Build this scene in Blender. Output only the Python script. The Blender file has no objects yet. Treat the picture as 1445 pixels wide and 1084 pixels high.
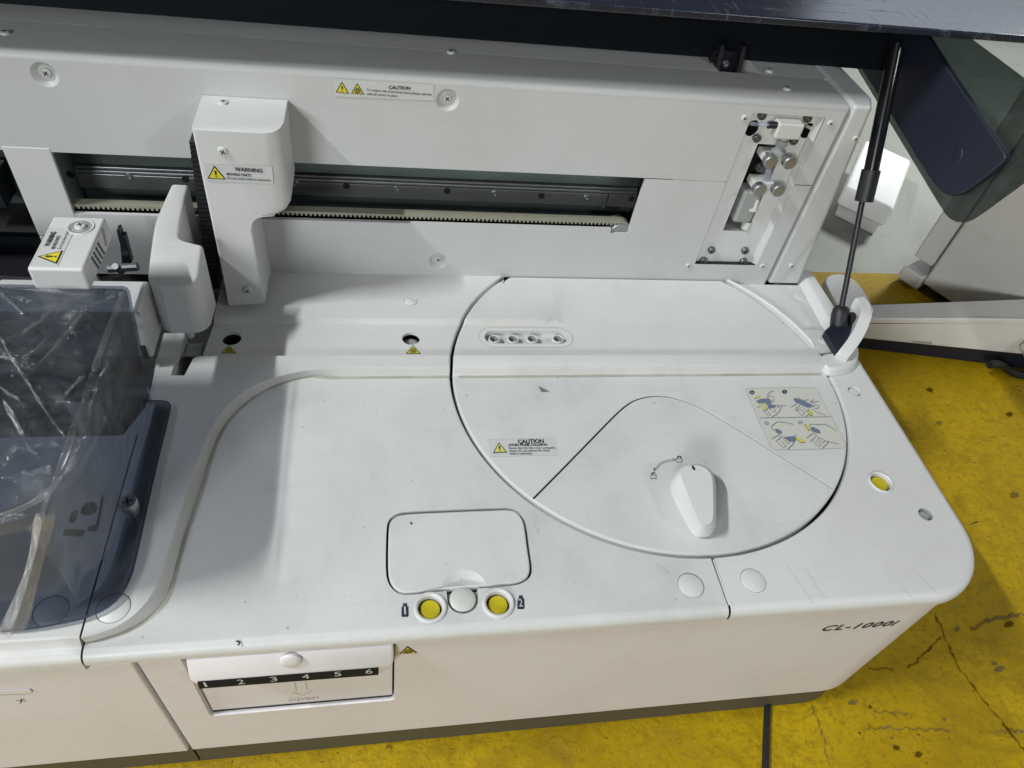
import bpy, bmesh, math, random
from mathutils import Vector, Matrix
from mathutils.geometry import tessellate_polygon
random.seed(4)
S = bpy.context.scene
COL = S.collection
R = math.radians

# ------------------------------------------------------------------ camera
CAM = Vector((-0.26498069, -0.47022891, 0.50384143))
RX = Vector((0.9841812824558297, -0.12669226927476196, 0.12383970352681528))     # camera right
RY = Vector((-0.009054515759366485, -0.7340665992120337, -0.6790171158856326))   # camera down
RZ = Vector((0.17693280930331065, 0.6671546273745619, -0.7236017441692271))      # camera forward
FPX, PCX, PCY = 1015.09483, 722.5, 542.0
cd = bpy.data.cameras.new('camera'); cam = bpy.data.objects.new('camera', cd); COL.objects.link(cam)
cam.matrix_world = Matrix(((RX.x, -RY.x, -RZ.x, CAM.x), (RX.y, -RY.y, -RZ.y, CAM.y), (RX.z, -RY.z, -RZ.z, CAM.z), (0, 0, 0, 1)))
cd.sensor_fit = 'HORIZONTAL'; cd.sensor_width = 36; cd.lens = 36 * FPX / 1445
cd.clip_start = 0.01; cd.clip_end = 60
S.camera = cam

# ------------------------------------------------------------------ light of the workshop hall
W = bpy.data.worlds.new('World'); S.world = W; W.use_nodes = True
W.node_tree.nodes['Background'].inputs[0].default_value = (0.93, 0.98, 1.0, 1)
W.node_tree.nodes['Background'].inputs[1].default_value = 0.035
S.view_settings.view_transform = 'Standard'; S.view_settings.look = 'None'
S.view_settings.exposure = 0.0; S.view_settings.gamma = 1.0

def lamp(name, pos, target, power, sx, sy=None, color=(1, 1, 1)):
    l = bpy.data.lights.new(name, 'AREA'); l.energy = power; l.color = color
    l.shape = 'RECTANGLE' if sy else 'DISK'; l.size = sx
    if sy: l.size_y = sy
    o = bpy.data.objects.new(name, l); COL.objects.link(o)
    o.location = pos
    o.rotation_euler = (Vector(target) - Vector(pos)).to_track_quat('-Z', 'Y').to_euler()
    return o
KD = Vector((1, 0.2, -1.15)).normalized()
key = lamp('ceiling_tube_lamp', Vector((-0.2, -0.05, 0)) - KD * 4.0, (-0.2, -0.05, 0), 131, 0.06, 0.8, (0.97, 1.0, 1.0))
_z = -KD; _y = (Vector((0, 1, 0)) - _z * _z.y).normalized(); _x = _y.cross(_z)
key.rotation_euler = Matrix((_x, _y, _z)).transposed().to_euler()
lamp('ceiling_panel', (-2.0, -3.2, 1.45), (0.0, 0, 0), 76, 1.1, 0.5, (0.96, 0.99, 1.0))
lamp('ceiling_spot', (1.2, -1.5, 1.5), (0.1, -0.1, 0), 8.5, 0.22, None, (0.97, 1.0, 1.0))
lamp('rear_ceiling_panel', (2.9, 3.3, 1.55), (0.5, 0.3, 0.1), 7, 1.6, 0.8, (0.80, 0.88, 1.0))

lamp('added_background_lamp', (1.75, 1.15, 1.1), (1.0, 0.7, -0.25), 27, 0.4, None, (0.97, 1.0, 0.98))  # added lamp out of view, only brightens the floor and boxes behind

# ------------------------------------------------------------------ materials
def nt(name):
    m = bpy.data.materials.new(name); m.use_nodes = True
    t = m.node_tree
    return m, t, t.nodes['Principled BSDF']
def N(t, typ, **k):
    n = t.nodes.new(typ)
    for a, v in k.items(): setattr(n, a, v)
    return n
def noise(t, scale, detail=4, rough=.6, stretch=None, dist=0):
    tc = N(t, 'ShaderNodeTexCoord'); n = N(t, 'ShaderNodeTexNoise')
    n.inputs['Scale'].default_value = scale; n.inputs['Detail'].default_value = detail
    n.inputs['Roughness'].default_value = rough; n.inputs['Distortion'].default_value = dist
    if stretch:
        mp = N(t, 'ShaderNodeMapping'); mp.inputs['Scale'].default_value = stretch
        if len(stretch) > 3: pass
        t.links.new(tc.outputs['Object'], mp.inputs[0]); t.links.new(mp.outputs[0], n.inputs['Vector'])
    else: t.links.new(tc.outputs['Object'], n.inputs['Vector'])
    return n.outputs['Fac']
def ramp(t, f, a, b, ca=(0, 0, 0, 1), cb=(1, 1, 1, 1)):
    r = N(t, 'ShaderNodeValToRGB'); e = r.color_ramp.elements
    e[0].position = a; e[1].position = b; e[0].color = ca; e[1].color = cb
    t.links.new(f, r.inputs[0]); return r.outputs[0]
def mix(t, fac, c1, c2):
    m = N(t, 'ShaderNodeMix', data_type='RGBA')
    for sock, v in ((m.inputs[0], fac), (m.inputs[6], c1), (m.inputs[7], c2)):
        if hasattr(v, 'is_output'): t.links.new(v, sock)
        elif isinstance(v, (int, float)): sock.default_value = v
        else: sock.default_value = (*v[:3], 1)
    return m.outputs[2]
def bump(t, b, f, strength, dist):
    n = N(t, 'ShaderNodeBump'); n.inputs['Strength'].default_value = strength; n.inputs['Distance'].default_value = dist
    t.links.new(f, n.inputs['Height']); t.links.new(n.outputs[0], b.inputs['Normal'])
def simple(name, col, rough=.5, metal=0.0, grain=0.0, gscale=200):
    m, t, b = nt(name)
    b.inputs['Roughness'].default_value = rough; b.inputs['Metallic'].default_value = metal
    if grain:
        f = noise(t, gscale, 4)
        c = mix(t, f, [v * (1 - grain) for v in col], [min(1, v * (1 + grain)) for v in col])
        t.links.new(c, b.inputs['Base Color'])
    else: b.inputs['Base Color'].default_value = (*col, 1)
    return m
def plastic(name, col, dirt=(.42, .40, .35), amount=.35, rough=.42, speck=.25, streak=None):
    """moulded white plastic with grime, wipe marks and specks"""
    m, t, b = nt(name)
    big = ramp(t, noise(t, 7, 5, .62, None, .6), .42, .72)
    mid = ramp(t, noise(t, 32, 6, .7, streak, .3), .45, .8)
    ml = N(t, 'ShaderNodeMath', operation='MULTIPLY'); t.links.new(big, ml.inputs[0]); t.links.new(mid, ml.inputs[1])
    ma = N(t, 'ShaderNodeMath', operation='MULTIPLY_ADD'); t.links.new(big, ma.inputs[0]); ma.inputs[1].default_value = .45
    t.links.new(ml.outputs[0], ma.inputs[2])
    sc = N(t, 'ShaderNodeMath', operation='MULTIPLY'); t.links.new(ma.outputs[0], sc.inputs[0]); sc.inputs[1].default_value = amount
    base = mix(t, sc.outputs[0], col, dirt)
    fine = ramp(t, noise(t, 420, 3, .6), .3, .7)
    f2 = N(t, 'ShaderNodeMath', operation='MULTIPLY'); t.links.new(fine, f2.inputs[0]); f2.inputs[1].default_value = .07
    base = mix(t, f2.outputs[0], base, [v * .6 for v in col])
    sp = ramp(t, noise(t, 130, 2, .5), .725, .78)
    s2 = N(t, 'ShaderNodeMath', operation='MULTIPLY'); t.links.new(sp, s2.inputs[0]); s2.inputs[1].default_value = speck
    base = mix(t, s2.outputs[0], base, (.10, .09, .08))
    wp = ramp(t, noise(t, 55, 5, .65, (.25, 2.2, 1), .8), .56, .78)
    w2 = N(t, 'ShaderNodeMath', operation='MULTIPLY'); t.links.new(wp, w2.inputs[0]); w2.inputs[1].default_value = amount * .38
    base = mix(t, w2.outputs[0], base, [v * .62 for v in col])
    wq = ramp(t, noise(t, 40, 5, .65, (1.6, .35, 1), 1.2), .60, .74)
    w3 = N(t, 'ShaderNodeMath', operation='MULTIPLY'); t.links.new(wq, w3.inputs[0]); w3.inputs[1].default_value = amount * .30
    base = mix(t, w3.outputs[0], base, [min(1, v * 1.18) for v in col])
    gr = ramp(t, noise(t, 1500, 2, .5), .25, .75)
    g2 = N(t, 'ShaderNodeMath', operation='MULTIPLY'); t.links.new(gr, g2.inputs[0]); g2.inputs[1].default_value = .10
    base = mix(t, g2.outputs[0], base, [v * .55 for v in col])
    t.links.new(base, b.inputs['Base Color'])
    rr = N(t, 'ShaderNodeMath', operation='MULTIPLY_ADD'); t.links.new(mid, rr.inputs[0]); rr.inputs[1].default_value = .22; rr.inputs[2].default_value = rough
    t.links.new(rr.outputs[0], b.inputs['Roughness'])
    bump(t, b, noise(t, 900, 3, .6), .05, .0006)
    return m
M = {}
M['deck'] = plastic('deck_plastic', (.63, .64, .635), (.36, .365, .335), .55, .36, .5, (1, .45, 1))
M['white'] = plastic('white_plastic', (.63, .635, .63), amount=.30, speck=.15)
M['wall'] = plastic('wall_paint', (.545, .555, .555), (.42, .40, .34), .35, .45, .12, (.5, 1, 1))
M['panel'] = plastic('front_panel_plastic', (.725, .705, .735), (.46, .41, .34), .3, .40, .08)
M['knob'] = plastic('knob_plastic', (.68, .685, .69), amount=.06, rough=.38, speck=0)
M['slope'] = plastic('grimy_plastic', (.61, .612, .595), (.40, .385, .32), .60, .40, .2, (1, 1, 1))
M['grime'] = simple('grime_line', (.36, .32, .23), .7, 0, .3, 60)
M['cream'] = simple('cream_belt', (.27, .265, .20), .6, 0, .15, 80)
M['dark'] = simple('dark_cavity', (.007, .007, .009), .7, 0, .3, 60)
M['black'] = simple('black_plastic', (.012, .012, .016), .38, 0, .2, 90)
M['rubber'] = simple('black_rubber', (.010, .011, .014), .5, 0, .2, 120)
M['navy'] = simple('navy_plastic', (.011, .014, .028), .5, 0, .2, 25)
M['board'] = simple('dark_navy_board', (.002, .0045, .008), .6, 0, .3, 12); M['board'].node_tree.nodes['Principled BSDF'].inputs['Specular IOR Level'].default_value = .2
M['board0'] = simple('dark_navy_board', (.0035, .0065, .011), .55, 0, .3, 12)
M['plinth'] = simple('plinth_grey', (.085, .078, .060), .55, 0, .12, 30)
M['steel'] = simple('machined_steel', (.42, .44, .46), .46, 1.0, .2, 60)
M['screw'] = simple('dark_steel', (.24, .25, .26), .38, 1.0, .25, 300)
M['anod'] = simple('dark_anodised_metal', (.17, .215, .215), .34, .8, .35, 14)
M['railm'] = simple('rail_steel', (.34, .35, .35), .33, .8, .2, 40)
M['yellow'] = simple('yellow_cap', (.50, .42, .012), .5, 0, .08, 200)
M['signy'] = simple('sign_yellow', (.66, .57, .03), .5)
M['paley'] = simple('pale_yellow', (.60, .58, .16), .5)
M['ink'] = simple('black_ink', (.018, .018, .022), .5)
M['grey_ink'] = simple('grey_ink', (.16, .17, .20), .5)
M['blue_ink'] = simple('blue_grey_ink', (.14, .18, .26), .5)
M['navy_ink'] = simple('navy_ink', (.022, .032, .062), .5)
M['lightblue_ink'] = simple('pale_blue_ink', (.27, .33, .42), .5)
M['film_white'] = simple('label_film', (.555, .565, .555), .30, 0, .03, 90)
M['film_edge'] = simple('label_edge', (.42, .42, .38), .5)
M['diagram'] = simple('diagram_film', (.56, .56, .51), .35, 0, .03, 90)
M['ivory'] = simple('ivory_plastic', (.56, .565, .53), .45, 0, .1, 200)
M['greyplastic'] = simple('grey_plastic', (.30, .31, .30), .42, 0, .12, 150)
M['cap'] = simple('off_white_cap', (.55, .565, .52), .45, 0, .04, 120)
M['bgwhite'] = plastic('background_white', (.74, .735, .725), (.38, .34, .26), .30, .45, .05)
M['bgbright'] = simple('bright_white', (.88, .89, .88), .5, 0, .03, 40)
M['strip'] = simple('strip_black', (.014, .015, .018), .8); M['strip'].node_tree.nodes['Principled BSDF'].inputs['Specular IOR Level'].default_value = .15
M['strutm'] = simple('strut_gloss_black', (.006, .006, .008), .22)

def clear(name, tint, gloss, rough, haze=0.0, hazecol=(.7, .7, .7), bumpscale=None, bumpstr=.3, cap=.22):
    m, t, b = nt(name); out = t.nodes['Material Output']; t.nodes.remove(b)
    tr = N(t, 'ShaderNodeBsdfTransparent'); tr.inputs[0].default_value = (*tint, 1)
    gl = N(t, 'ShaderNodeBsdfGlossy'); gl.inputs['Roughness'].default_value = rough
    fr = N(t, 'ShaderNodeFresnel'); fr.inputs[0].default_value = 1.45
    mm = N(t, 'ShaderNodeMath', operation='MULTIPLY'); t.links.new(fr.outputs[0], mm.inputs[0]); mm.inputs[1].default_value = gloss
    mn = N(t, 'ShaderNodeMath', operation='MINIMUM'); t.links.new(mm.outputs[0], mn.inputs[0]); mn.inputs[1].default_value = cap
    s = N(t, 'ShaderNodeMixShader'); t.links.new(mn.outputs[0], s.inputs[0]); t.links.new(tr.outputs[0], s.inputs[1]); t.links.new(gl.outputs[0], s.inputs[2])
    last = s
    if haze:
        df = N(t, 'ShaderNodeBsdfDiffuse'); df.inputs[0].default_value = (*hazecol, 1)
        f = ramp(t, noise(t, 18, 5, .7, None, 1.0), .35, .75)
        hm = N(t, 'ShaderNodeMath', operation='MULTIPLY'); t.links.new(f, hm.inputs[0]); hm.inputs[1].default_value = haze
        s2 = N(t, 'ShaderNodeMixShader'); t.links.new(hm.outputs[0], s2.inputs[0]); t.links.new(s.outputs[0], s2.inputs[1]); t.links.new(df.outputs[0], s2.inputs[2])
        last = s2
    if bumpscale:
        bn = N(t, 'ShaderNodeBump'); bn.inputs['Strength'].default_value = bumpstr; bn.inputs['Distance'].default_value = .002
        t.links.new(noise(t, bumpscale, 5, .65, None, 1.5), bn.inputs['Height']); t.links.new(bn.outputs[0], gl.inputs['Normal'])
    t.links.new(last.outputs[0], out.inputs[0])
    return m
M['scuff'] = clear('scuff_film', (.80, .80, .785), 0, .5)
M['grimef'] = clear('grime_film', (.87, .86, .82), 0, .5, .28, (.34, .31, .23))
M['tint'] = clear('tinted_acrylic', (.55, .575, .625), 1.0, .14, .10, (.36, .39, .45), cap=.05)
M['cheek'] = clear('smoked_acrylic', (.34, .38, .365), .8, .03, .05, (.3, .33, .33))
M['filmc'] = clear('clear_film', (.965, .97, .975), 1.0, .12, .055, (.75, .76, .78), 60, .9, cap=.085)
M['tubing'] = clear('translucent_tube', (.8, .85, .95), 1.0, .1, .6, (.75, .78, .85))

# scratched gloss of the lid top
m, t, b = nt('scratched_gloss'); M['scratch'] = m
b.inputs['Base Color'].default_value = (.018, .022, .036, 1)
sx = ramp(t, noise(t, 14, 6, .75, (1, 6, 1), 1.2), .56, .75)
sy = ramp(t, noise(t, 26, 5, .7, (7, .8, 1), .8), .60, .74)
sa = N(t, 'ShaderNodeMath', operation='MAXIMUM'); t.links.new(sx, sa.inputs[0]); t.links.new(sy, sa.inputs[1])
rr = N(t, 'ShaderNodeMath', operation='MULTIPLY_ADD'); t.links.new(sa.outputs[0], rr.inputs[0]); rr.inputs[1].default_value = .35; rr.inputs[2].default_value = .24
t.links.new(rr.outputs[0], b.inputs['Roughness'])
t.links.new(mix(t, sa.outputs[0], (.016, .020, .034), (.10, .11, .15)), b.inputs['Base Color'])

# painted floor
m, t, b = nt('yellow_floor_paint'); M['floory'] = m
c = mix(t, ramp(t, noise(t, 2.6, 6, .65, None, .8), .3, .7), (.325, .208, .001), (.50, .335, .003))
c = mix(t, ramp(t, noise(t, 9, 7, .72, None, 1.2), .50, .74), c, (.235, .15, .002))
c = mix(t, ramp(t, noise(t, 34, 6, .7, (1, 2.2, 1), 1.5), .50, .68), c, (.30, .195, .004))
c = mix(t, ramp(t, noise(t, 110, 4, .7), .52, .72), c, (.25, .162, .005))
c = mix(t, ramp(t, noise(t, 5.5, 9, .80, None, .4), .645, .685), c, (.20, .165, .08))
c = mix(t, ramp(t, noise(t, 1.7, 8, .7, (1, 1.6, 1), 1.4), .60, .78), c, (.13, .095, .03))
c = mix(t, ramp(t, noise(t, 24, 4, .6, (1, 5, 1), .4), .69, .72), c, (.09, .065, .015))
c = mix(t, ramp(t, noise(t, 150, 2, .5), .71, .76), c, (.07, .05, .012))
t.links.new(c, b.inputs['Base Color']); b.inputs['Roughness'].default_value = .55; b.inputs['Specular IOR Level'].default_value = .22
bump(t, b, noise(t, 60, 6, .7), .6, .004)
m, t, b = nt('grey_concrete'); M['concrete'] = m
c = mix(t, ramp(t, noise(t, 2.2, 6, .65, None, .5), .3, .7), (.26, .27, .24), (.36, .37, .335))
c = mix(t, ramp(t, noise(t, 12, 8, .75, (2, 1, 1), 1), .6, .72), c, (.17, .18, .155))
t.links.new(c, b.inputs['Base Color']); b.inputs['Roughness'].default_value = .55
bump(t, b, noise(t, 50, 6, .7), .2, .003)

# ------------------------------------------------------------------ helpers
def on(px, py, axis, val):
    """the point where the photograph's sight line through a pixel meets the plane axis = val"""
    d = RX * ((px - PCX) / FPX) + RY * ((py - PCY) / FPX) + RZ
    return CAM + d * ((val - CAM[axis]) / d[axis])
def onl(pts, axis, val): return [on(p[0], p[1], axis, val) for p in pts]
def arc(cx, cy, r, a0, a1, n): return [(cx + r * math.cos(R(a0 + (a1 - a0) * i / n)), cy + r * math.sin(R(a0 + (a1 - a0) * i / n))) for i in range(n + 1)]
def circle(cx, cy, r, n=24): return arc(cx, cy, r, 0, 360, n)[:-1]
def rrect(x0, y0, x1, y1, r, n=6):
    return arc(x1 - r, y0 + r, r, -90, 0, n) + arc(x1 - r, y1 - r, r, 0, 90, n) + arc(x0 + r, y1 - r, r, 90, 180, n) + arc(x0 + r, y0 + r, r, 180, 270, n)
def smooth(pts, it=2, closed=False):
    for _ in range(it):
        q = []
        n = len(pts)
        for i in range(n if closed else n - 1):
            a, b_ = Vector(pts[i]), Vector(pts[(i + 1) % n]); q += [a.lerp(b_, .25), a.lerp(b_, .75)]
        if not closed: q = [Vector(pts[0])] + q + [Vector(pts[-1])]
        pts = q
    return pts
def inset(loop, d):
    """offset a closed loop; positive d moves to the left of travel (inwards for CCW)"""
    out = []; n = len(loop)
    for i in range(n):
        p0, p1, p2 = Vector(loop[i - 1]), Vector(loop[i]), Vector(loop[(i + 1) % n])
        e1 = (p1 - p0); e2 = (p2 - p1)
        if e1.length < 1e-9: e1 = e2
        if e2.length < 1e-9: e2 = e1
        n1 = Vector((-e1.y, e1.x)).normalized(); n2 = Vector((-e2.y, e2.x)).normalized()
        b_ = n1 + n2
        if b_.length < .2: b_ = n1
        b_.normalize(); k = d / max(.5, b_.dot(n1))
        out.append(tuple(p1 + b_ * k))
    return out
def resample(pts, n):
    pts = [Vector((p[0], p[1])) for p in pts]; L = [0]
    for a, b_ in zip(pts, pts[1:]): L.append(L[-1] + (b_ - a).length)
    o = []
    for k in range(n):
        s_ = L[-1] * k / (n - 1); i = max(j for j in range(len(L)) if L[j] <= s_ + 1e-9); i = min(i, len(pts) - 2)
        o.append(tuple(pts[i].lerp(pts[i + 1], (s_ - L[i]) / (L[i + 1] - L[i]))))
    return o
def area2(l): return sum(l[i - 1][0] * l[i][1] - l[i][0] * l[i - 1][1] for i in range(len(l)))
XY = lambda z: (lambda u, v: (u, v, z))
XZ = lambda y: (lambda u, v: (u, y, v))

class MB:
    def __init__(s): s.v = []; s.f = []; s.m = []; s.mats = []; s.flat = set()
    def mi(s, m):
        m = M[m] if isinstance(m, str) else m
        if m not in s.mats: s.mats.append(m)
        return s.mats.index(m)
    def add(s, vs, fs, m):
        o = len(s.v); k = s.mi(m); s.v += [tuple(v) for v in vs]
        for f in fs: s.f.append(tuple(i + o for i in f)); s.m.append(k)
        return s
    def sheet(s, loops, fr, m):
        if not isinstance(loops[0][0], (tuple, list, Vector)): loops = [loops]
        tri = tessellate_polygon([[Vector((p[0], p[1], 0)) for p in l] for l in loops])
        flat = [p for l in loops for p in l]; s.flat.update(range(len(s.f), len(s.f) + len(tri)))
        return s.add([fr(p[0], p[1]) for p in flat], tri, m)
    def loft(s, rings, m, closed=False):
        n = len(rings[0]); vs = [p for r in rings for p in r]; fs = []
        for j in range(len(rings) - 1):
            for i in range(n if closed else n - 1):
                a, b_ = j * n + i, j * n + (i + 1) % n
                fs.append((a, b_, b_ + n, a + n))
        return s.add(vs, fs, m)
    def box(s, a, b_, m):
        x0, y0, z0 = a; x1, y1, z1 = b_
        return s.add([(x0, y0, z0), (x1, y0, z0), (x1, y1, z0), (x0, y1, z0), (x0, y0, z1), (x1, y0, z1), (x1, y1, z1), (x0, y1, z1)],
                     [(3, 2, 1, 0), (4, 5, 6, 7), (0, 1, 5, 4), (1, 2, 6, 5), (2, 3, 7, 6), (3, 0, 4, 7)], m)
    def hexa(s, lo, hi, m):
        n = len(lo)
        return s.add(list(lo) + list(hi), [tuple(range(n))[::-1], tuple(range(n, 2 * n))] + [(i, (i + 1) % n, n + (i + 1) % n, n + i) for i in range(n)], m)
    def prism(s, loop, fr0, fr1, m):
        return s.hexa([fr0(*p[:2]) for p in loop], [fr1(*p[:2]) for p in loop], m)
    def tube(s, pts, rad, m, n=12, caps=True):
        pts = [Vector(p) for p in pts]
        rad = rad if isinstance(rad, (list, tuple)) else [rad] * len(pts)
        rings = []; up = None
        for i, p in enumerate(pts):
            d = (pts[min(i + 1, len(pts) - 1)] - pts[max(i - 1, 0)]).normalized()
            if up is None: up = d.orthogonal().normalized()
            u = (up - d * up.dot(d)).normalized(); up = u; w = d.cross(u)
            rings.append([p + (u * math.cos(a) + w * math.sin(a)) * rad[i] for a in [2 * math.pi * k / n for k in range(n)]])
        s.loft(rings, m, True)
        if caps: s.add(rings[0], [tuple(range(n))[::-1]], m); s.add(rings[-1], [tuple(range(n))], m)
        return s
    def lathe(s, prof, c, m, ax=(0, 0, 1), n=24, capend=False):
        ax = Vector(ax).normalized(); u = ax.orthogonal().normalized(); w = ax.cross(u); c = Vector(c)
        rings = [[c + ax * h + (u * math.cos(2 * math.pi * k / n) + w * math.sin(2 * math.pi * k / n)) * r for k in range(n)] for r, h in prof]
        s.loft(rings, m, True)
        if capend: s.add(rings[-1], [tuple(range(n))], m)
        return s
    def ribbon(s, pts, w, nrm, m, closed=False):
        pts = [Vector(p) for p in pts]; nrm = Vector(nrm); L = []; Rr = []
        n = len(pts)
        for i, p in enumerate(pts):
            a = pts[i - 1] if (i or closed) else p; b_ = pts[(i + 1) % n] if (i < n - 1 or closed) else p
            d = (b_ - a).normalized().cross(nrm).normalized() * (w / 2)
            L.append(p + d); Rr.append(p - d)
        return s.loft([L, Rr], m, closed)
    def text(s, txt, p0, p1, h, m, nrm, bold=0.0, shear=0.0, space=1.0):
        c = bpy.data.curves.new('t', 'FONT'); c.body = txt; c.size = 1; c.offset = bold; c.resolution_u = 3; c.space_character = space
        o = bpy.data.objects.new('t', c); COL.objects.link(o)
        me = bpy.data.meshes.new_from_object(o.evaluated_get(bpy.context.evaluated_depsgraph_get()))
        bpy.data.objects.remove(o)
        xs = [v.co.x for v in me.vertices]; x0, x1 = min(xs), max(xs)
        p0, p1, nrm = Vector(p0), Vector(p1), Vector(nrm).normalized()
        u = (p1 - p0); w = u.length; u.normalize(); up = nrm.cross(u).normalized()
        vs = [p0 + u * ((v.co.x - x0) / (x1 - x0) * w + shear * v.co.y * h / .7) + up * (v.co.y / .7 * h) for v in me.vertices]
        s.add(vs, [tuple(f.vertices) for f in me.polygons], m)
        bpy.data.meshes.remove(me); bpy.data.curves.remove(c)
        return s
    def mesh(s, name, sm=35):
        me = bpy.data.meshes.new(name); me.from_pydata(s.v, [], s.f)
        for k in s.mats: me.materials.append(k)
        me.polygons.foreach_set('material_index', s.m)
        at = me.attributes.new('flat_face', 'BOOLEAN', 'FACE'); at.data.foreach_set('value', [i in s.flat for i in range(len(s.f))])
        bm = bmesh.new(); bm.from_mesh(me)
        bmesh.ops.remove_doubles(bm, verts=bm.verts, dist=2e-6)
        bmesh.ops.recalc_face_normals(bm, faces=bm.faces)
        bm.to_mesh(me); bm.free()
        me.set_sharp_from_angle(angle=R(sm))
        fl_ = [False] * len(me.polygons); me.attributes['flat_face'].data.foreach_get('value', fl_)
        me.polygons.foreach_set('use_smooth', [not k for k in fl_]); me.attributes.remove(me.attributes['flat_face'])
        return me

def link(name, me, parent=None, loc=None, bevel=0.0, seg=2, solid=0.0, label=None):
    o = bpy.data.objects.new(name, me); COL.objects.link(o)
    if loc is not None: o.location = loc
    if parent: o.parent = parent
    if solid:
        q = o.modifiers.new('solidify', 'SOLIDIFY'); q.thickness = solid; q.offset = 0
    if bevel:
        q = o.modifiers.new('bevel', 'BEVEL'); q.width = bevel; q.segments = seg; q.limit_method = 'ANGLE'; q.angle_limit = R(35); q.harden_normals = True
    if label: o['label'] = label
    return o
def P(name, mb, parent, bevel=0.0, seg=2, solid=0.0, label=None, sm=35):
    # put the object's origin at the middle of its footprint
    xs = [v[0] for v in mb.v]; ys = [v[1] for v in mb.v]; zs = [v[2] for v in mb.v]
    c = Vector(((min(xs) + max(xs)) / 2, (min(ys) + max(ys)) / 2, min(zs)))
    mb.v = [(v[0] - c.x, v[1] - c.y, v[2] - c.z) for v in mb.v]
    o = link(name, mb.mesh(name, sm), None, c, bevel, seg, solid, label)
    if parent:
        o.parent = parent; o.location = c - WORLD(parent)
    return o
def WORLD(o):
    l = Vector(o.location)
    while o.parent: o = o.parent; l += Vector(o.location)
    return l
def thing(name, label, cat, loc, group=None):
    o = bpy.data.objects.new(name, None); COL.objects.link(o); o.location = loc; o.empty_display_size = .05
    o['label'] = label; o['category'] = cat
    if group: o['group'] = group
    return o
def put(name, me, parent, pos, rot=(0, 0, 0), label=None):
    o = bpy.data.objects.new(name, me); COL.objects.link(o); o.parent = parent
    o.location = Vector(pos) - WORLD(parent); o.rotation_euler = rot
    if label: o['label'] = label
    return o
def struct(name, mb):
    o = P(name, mb, None); o['kind'] = 'structure'; return o

FLOOR = -.264
# ------------------------------------------------------------------ the floor
mb = MB(); mb.sheet([(-6, -6), (8, -6), (8, 8), (-6, 8)], XY(FLOOR - .003), 'concrete'); struct('concrete_floor', mb)
mb = MB(); mb.sheet([(-4, -4), (5, -4), (5, .518), (-4, .518)], XY(FLOOR), 'floory'); struct('yellow_painted_floor', mb)
M['crack'] = simple('crack_dirt', (.13, .09, .012), .8, 0, .4, 40)
M['paintchip'] = simple('bare_concrete_chip', (.19, .165, .07), .7, 0, .3, 70)
mb = MB()
M['crackf'] = clear('worn_crack', (.55, .50, .36), 0, .5, .55, (.12, .085, .02)); M['chipf'] = clear('worn_paint', (.72, .70, .66), 0, .5, .75, (.22, .19, .11))
def crack(pts, w, m='crack'):
    q = resample([(v.x, v.y) for v in onl(pts, 2, FLOOR + .001)], max(6, len(pts) * 5))
    q = [Vector((x + random.uniform(-.0022, .0022), y + random.uniform(-.0022, .0022), FLOOR + .001)) for x, y in q]
    L, Rr = [], []
    for i, p in enumerate(q):
        d = (q[min(i + 1, len(q) - 1)] - q[max(i - 1, 0)]).normalized().cross(Vector((0, 0, 1))) * w * random.uniform(.15, .8)
        L.append(p + d); Rr.append(p - d * random.uniform(.2, 1))
    mb.loft([L, Rr], 'crackf' if m == 'crack' else 'chipf')
crack([(1320, 866), (1336, 905), (1350, 938), (1370, 966), (1392, 992), (1420, 1026), (1445, 1058), (1470, 1090)], .0028)
crack([(1222, 1027), (1250, 1026), (1285, 1028), (1308, 1029), (1340, 1030)], .0022, 'paintchip')
crack([(1144, 990), (1150, 1010), (1160, 1030), (1163, 1055), (1172, 1084)], .0016, 'paintchip')
crack([(1330, 900), (1300, 925), (1285, 945)], .0018)
crack([(1370, 888), (1400, 873), (1445, 866)], .005, 'paintchip')
crack([(1225, 944), (1262, 945)], .002); crack([(1236, 1004), (1278, 1007)], .003, 'paintchip')
crack([(1405, 1032), (1445, 1030)], .003, 'paintchip')
for (x, y, r) in [(1410, 945, 8), (1402, 937, 5), (1202, 992, 7), (1265, 1056, 6), (1332, 1016, 4), (1350, 889, 5), (1227, 998, 4), (1296, 1065, 6), (1325, 598, 6), (1312, 551, 5), (1425, 585, 6), (1424, 882, 7), (549, 1054, 5), (1258, 1042, 3), (1430, 700, 8), (1340, 760, 6)]:
    mb.sheet([tuple(on(x + r * random.uniform(.5, 1.2) * math.cos(a), y + r * random.uniform(.4, .9) * math.sin(a), 2, FLOOR))[:2] for a in [k * .419 for k in range(15)]], XY(FLOOR + .0012), random.choice(['chipf', 'crackf', 'chipf']))
o = P('floor_scuff', mb, None); o['kind'] = 'structure'

# ------------------------------------------------------------------ the analyser
A = thing('laboratory_analyzer', 'large dirty white laboratory analyzer with raised lid, round disc cover and front drawer', 'analyzer', (-.2, 0, FLOOR))
RIM, FW = .009, -.25
W_Y, W_T = .152, .222                                   # wall plane and wall top
RI, RO = .1985, .2014                                   # disc radius, opening radius

# ---- plan outline of front edge
def edge_path(ins, x0, yend=.15):
    r = .068
    cx, cy = .251 - r, FW + r
    q = [(x0, FW + ins)] + [(cx + (r - ins) * math.cos(R(a)), cy + (r - ins) * math.sin(R(a))) for a in range(-90, 1, 6)] + [(.251 - ins, 0), (.251 - ins, yend)]
    return q
def lip(path_in, path_out, z, m, mbx, depth=.012, r=.0016):
    mbx.loft([[(*p, z) for p in path_in], [((p[0] * .3 + q[0] * .7), (p[1] * .3 + q[1] * .7), z - r * .25) for p, q in zip(path_in, path_out)], [(*q, z - r) for q in path_out], [(*q, z - depth) for q in path_out]], m)

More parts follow.
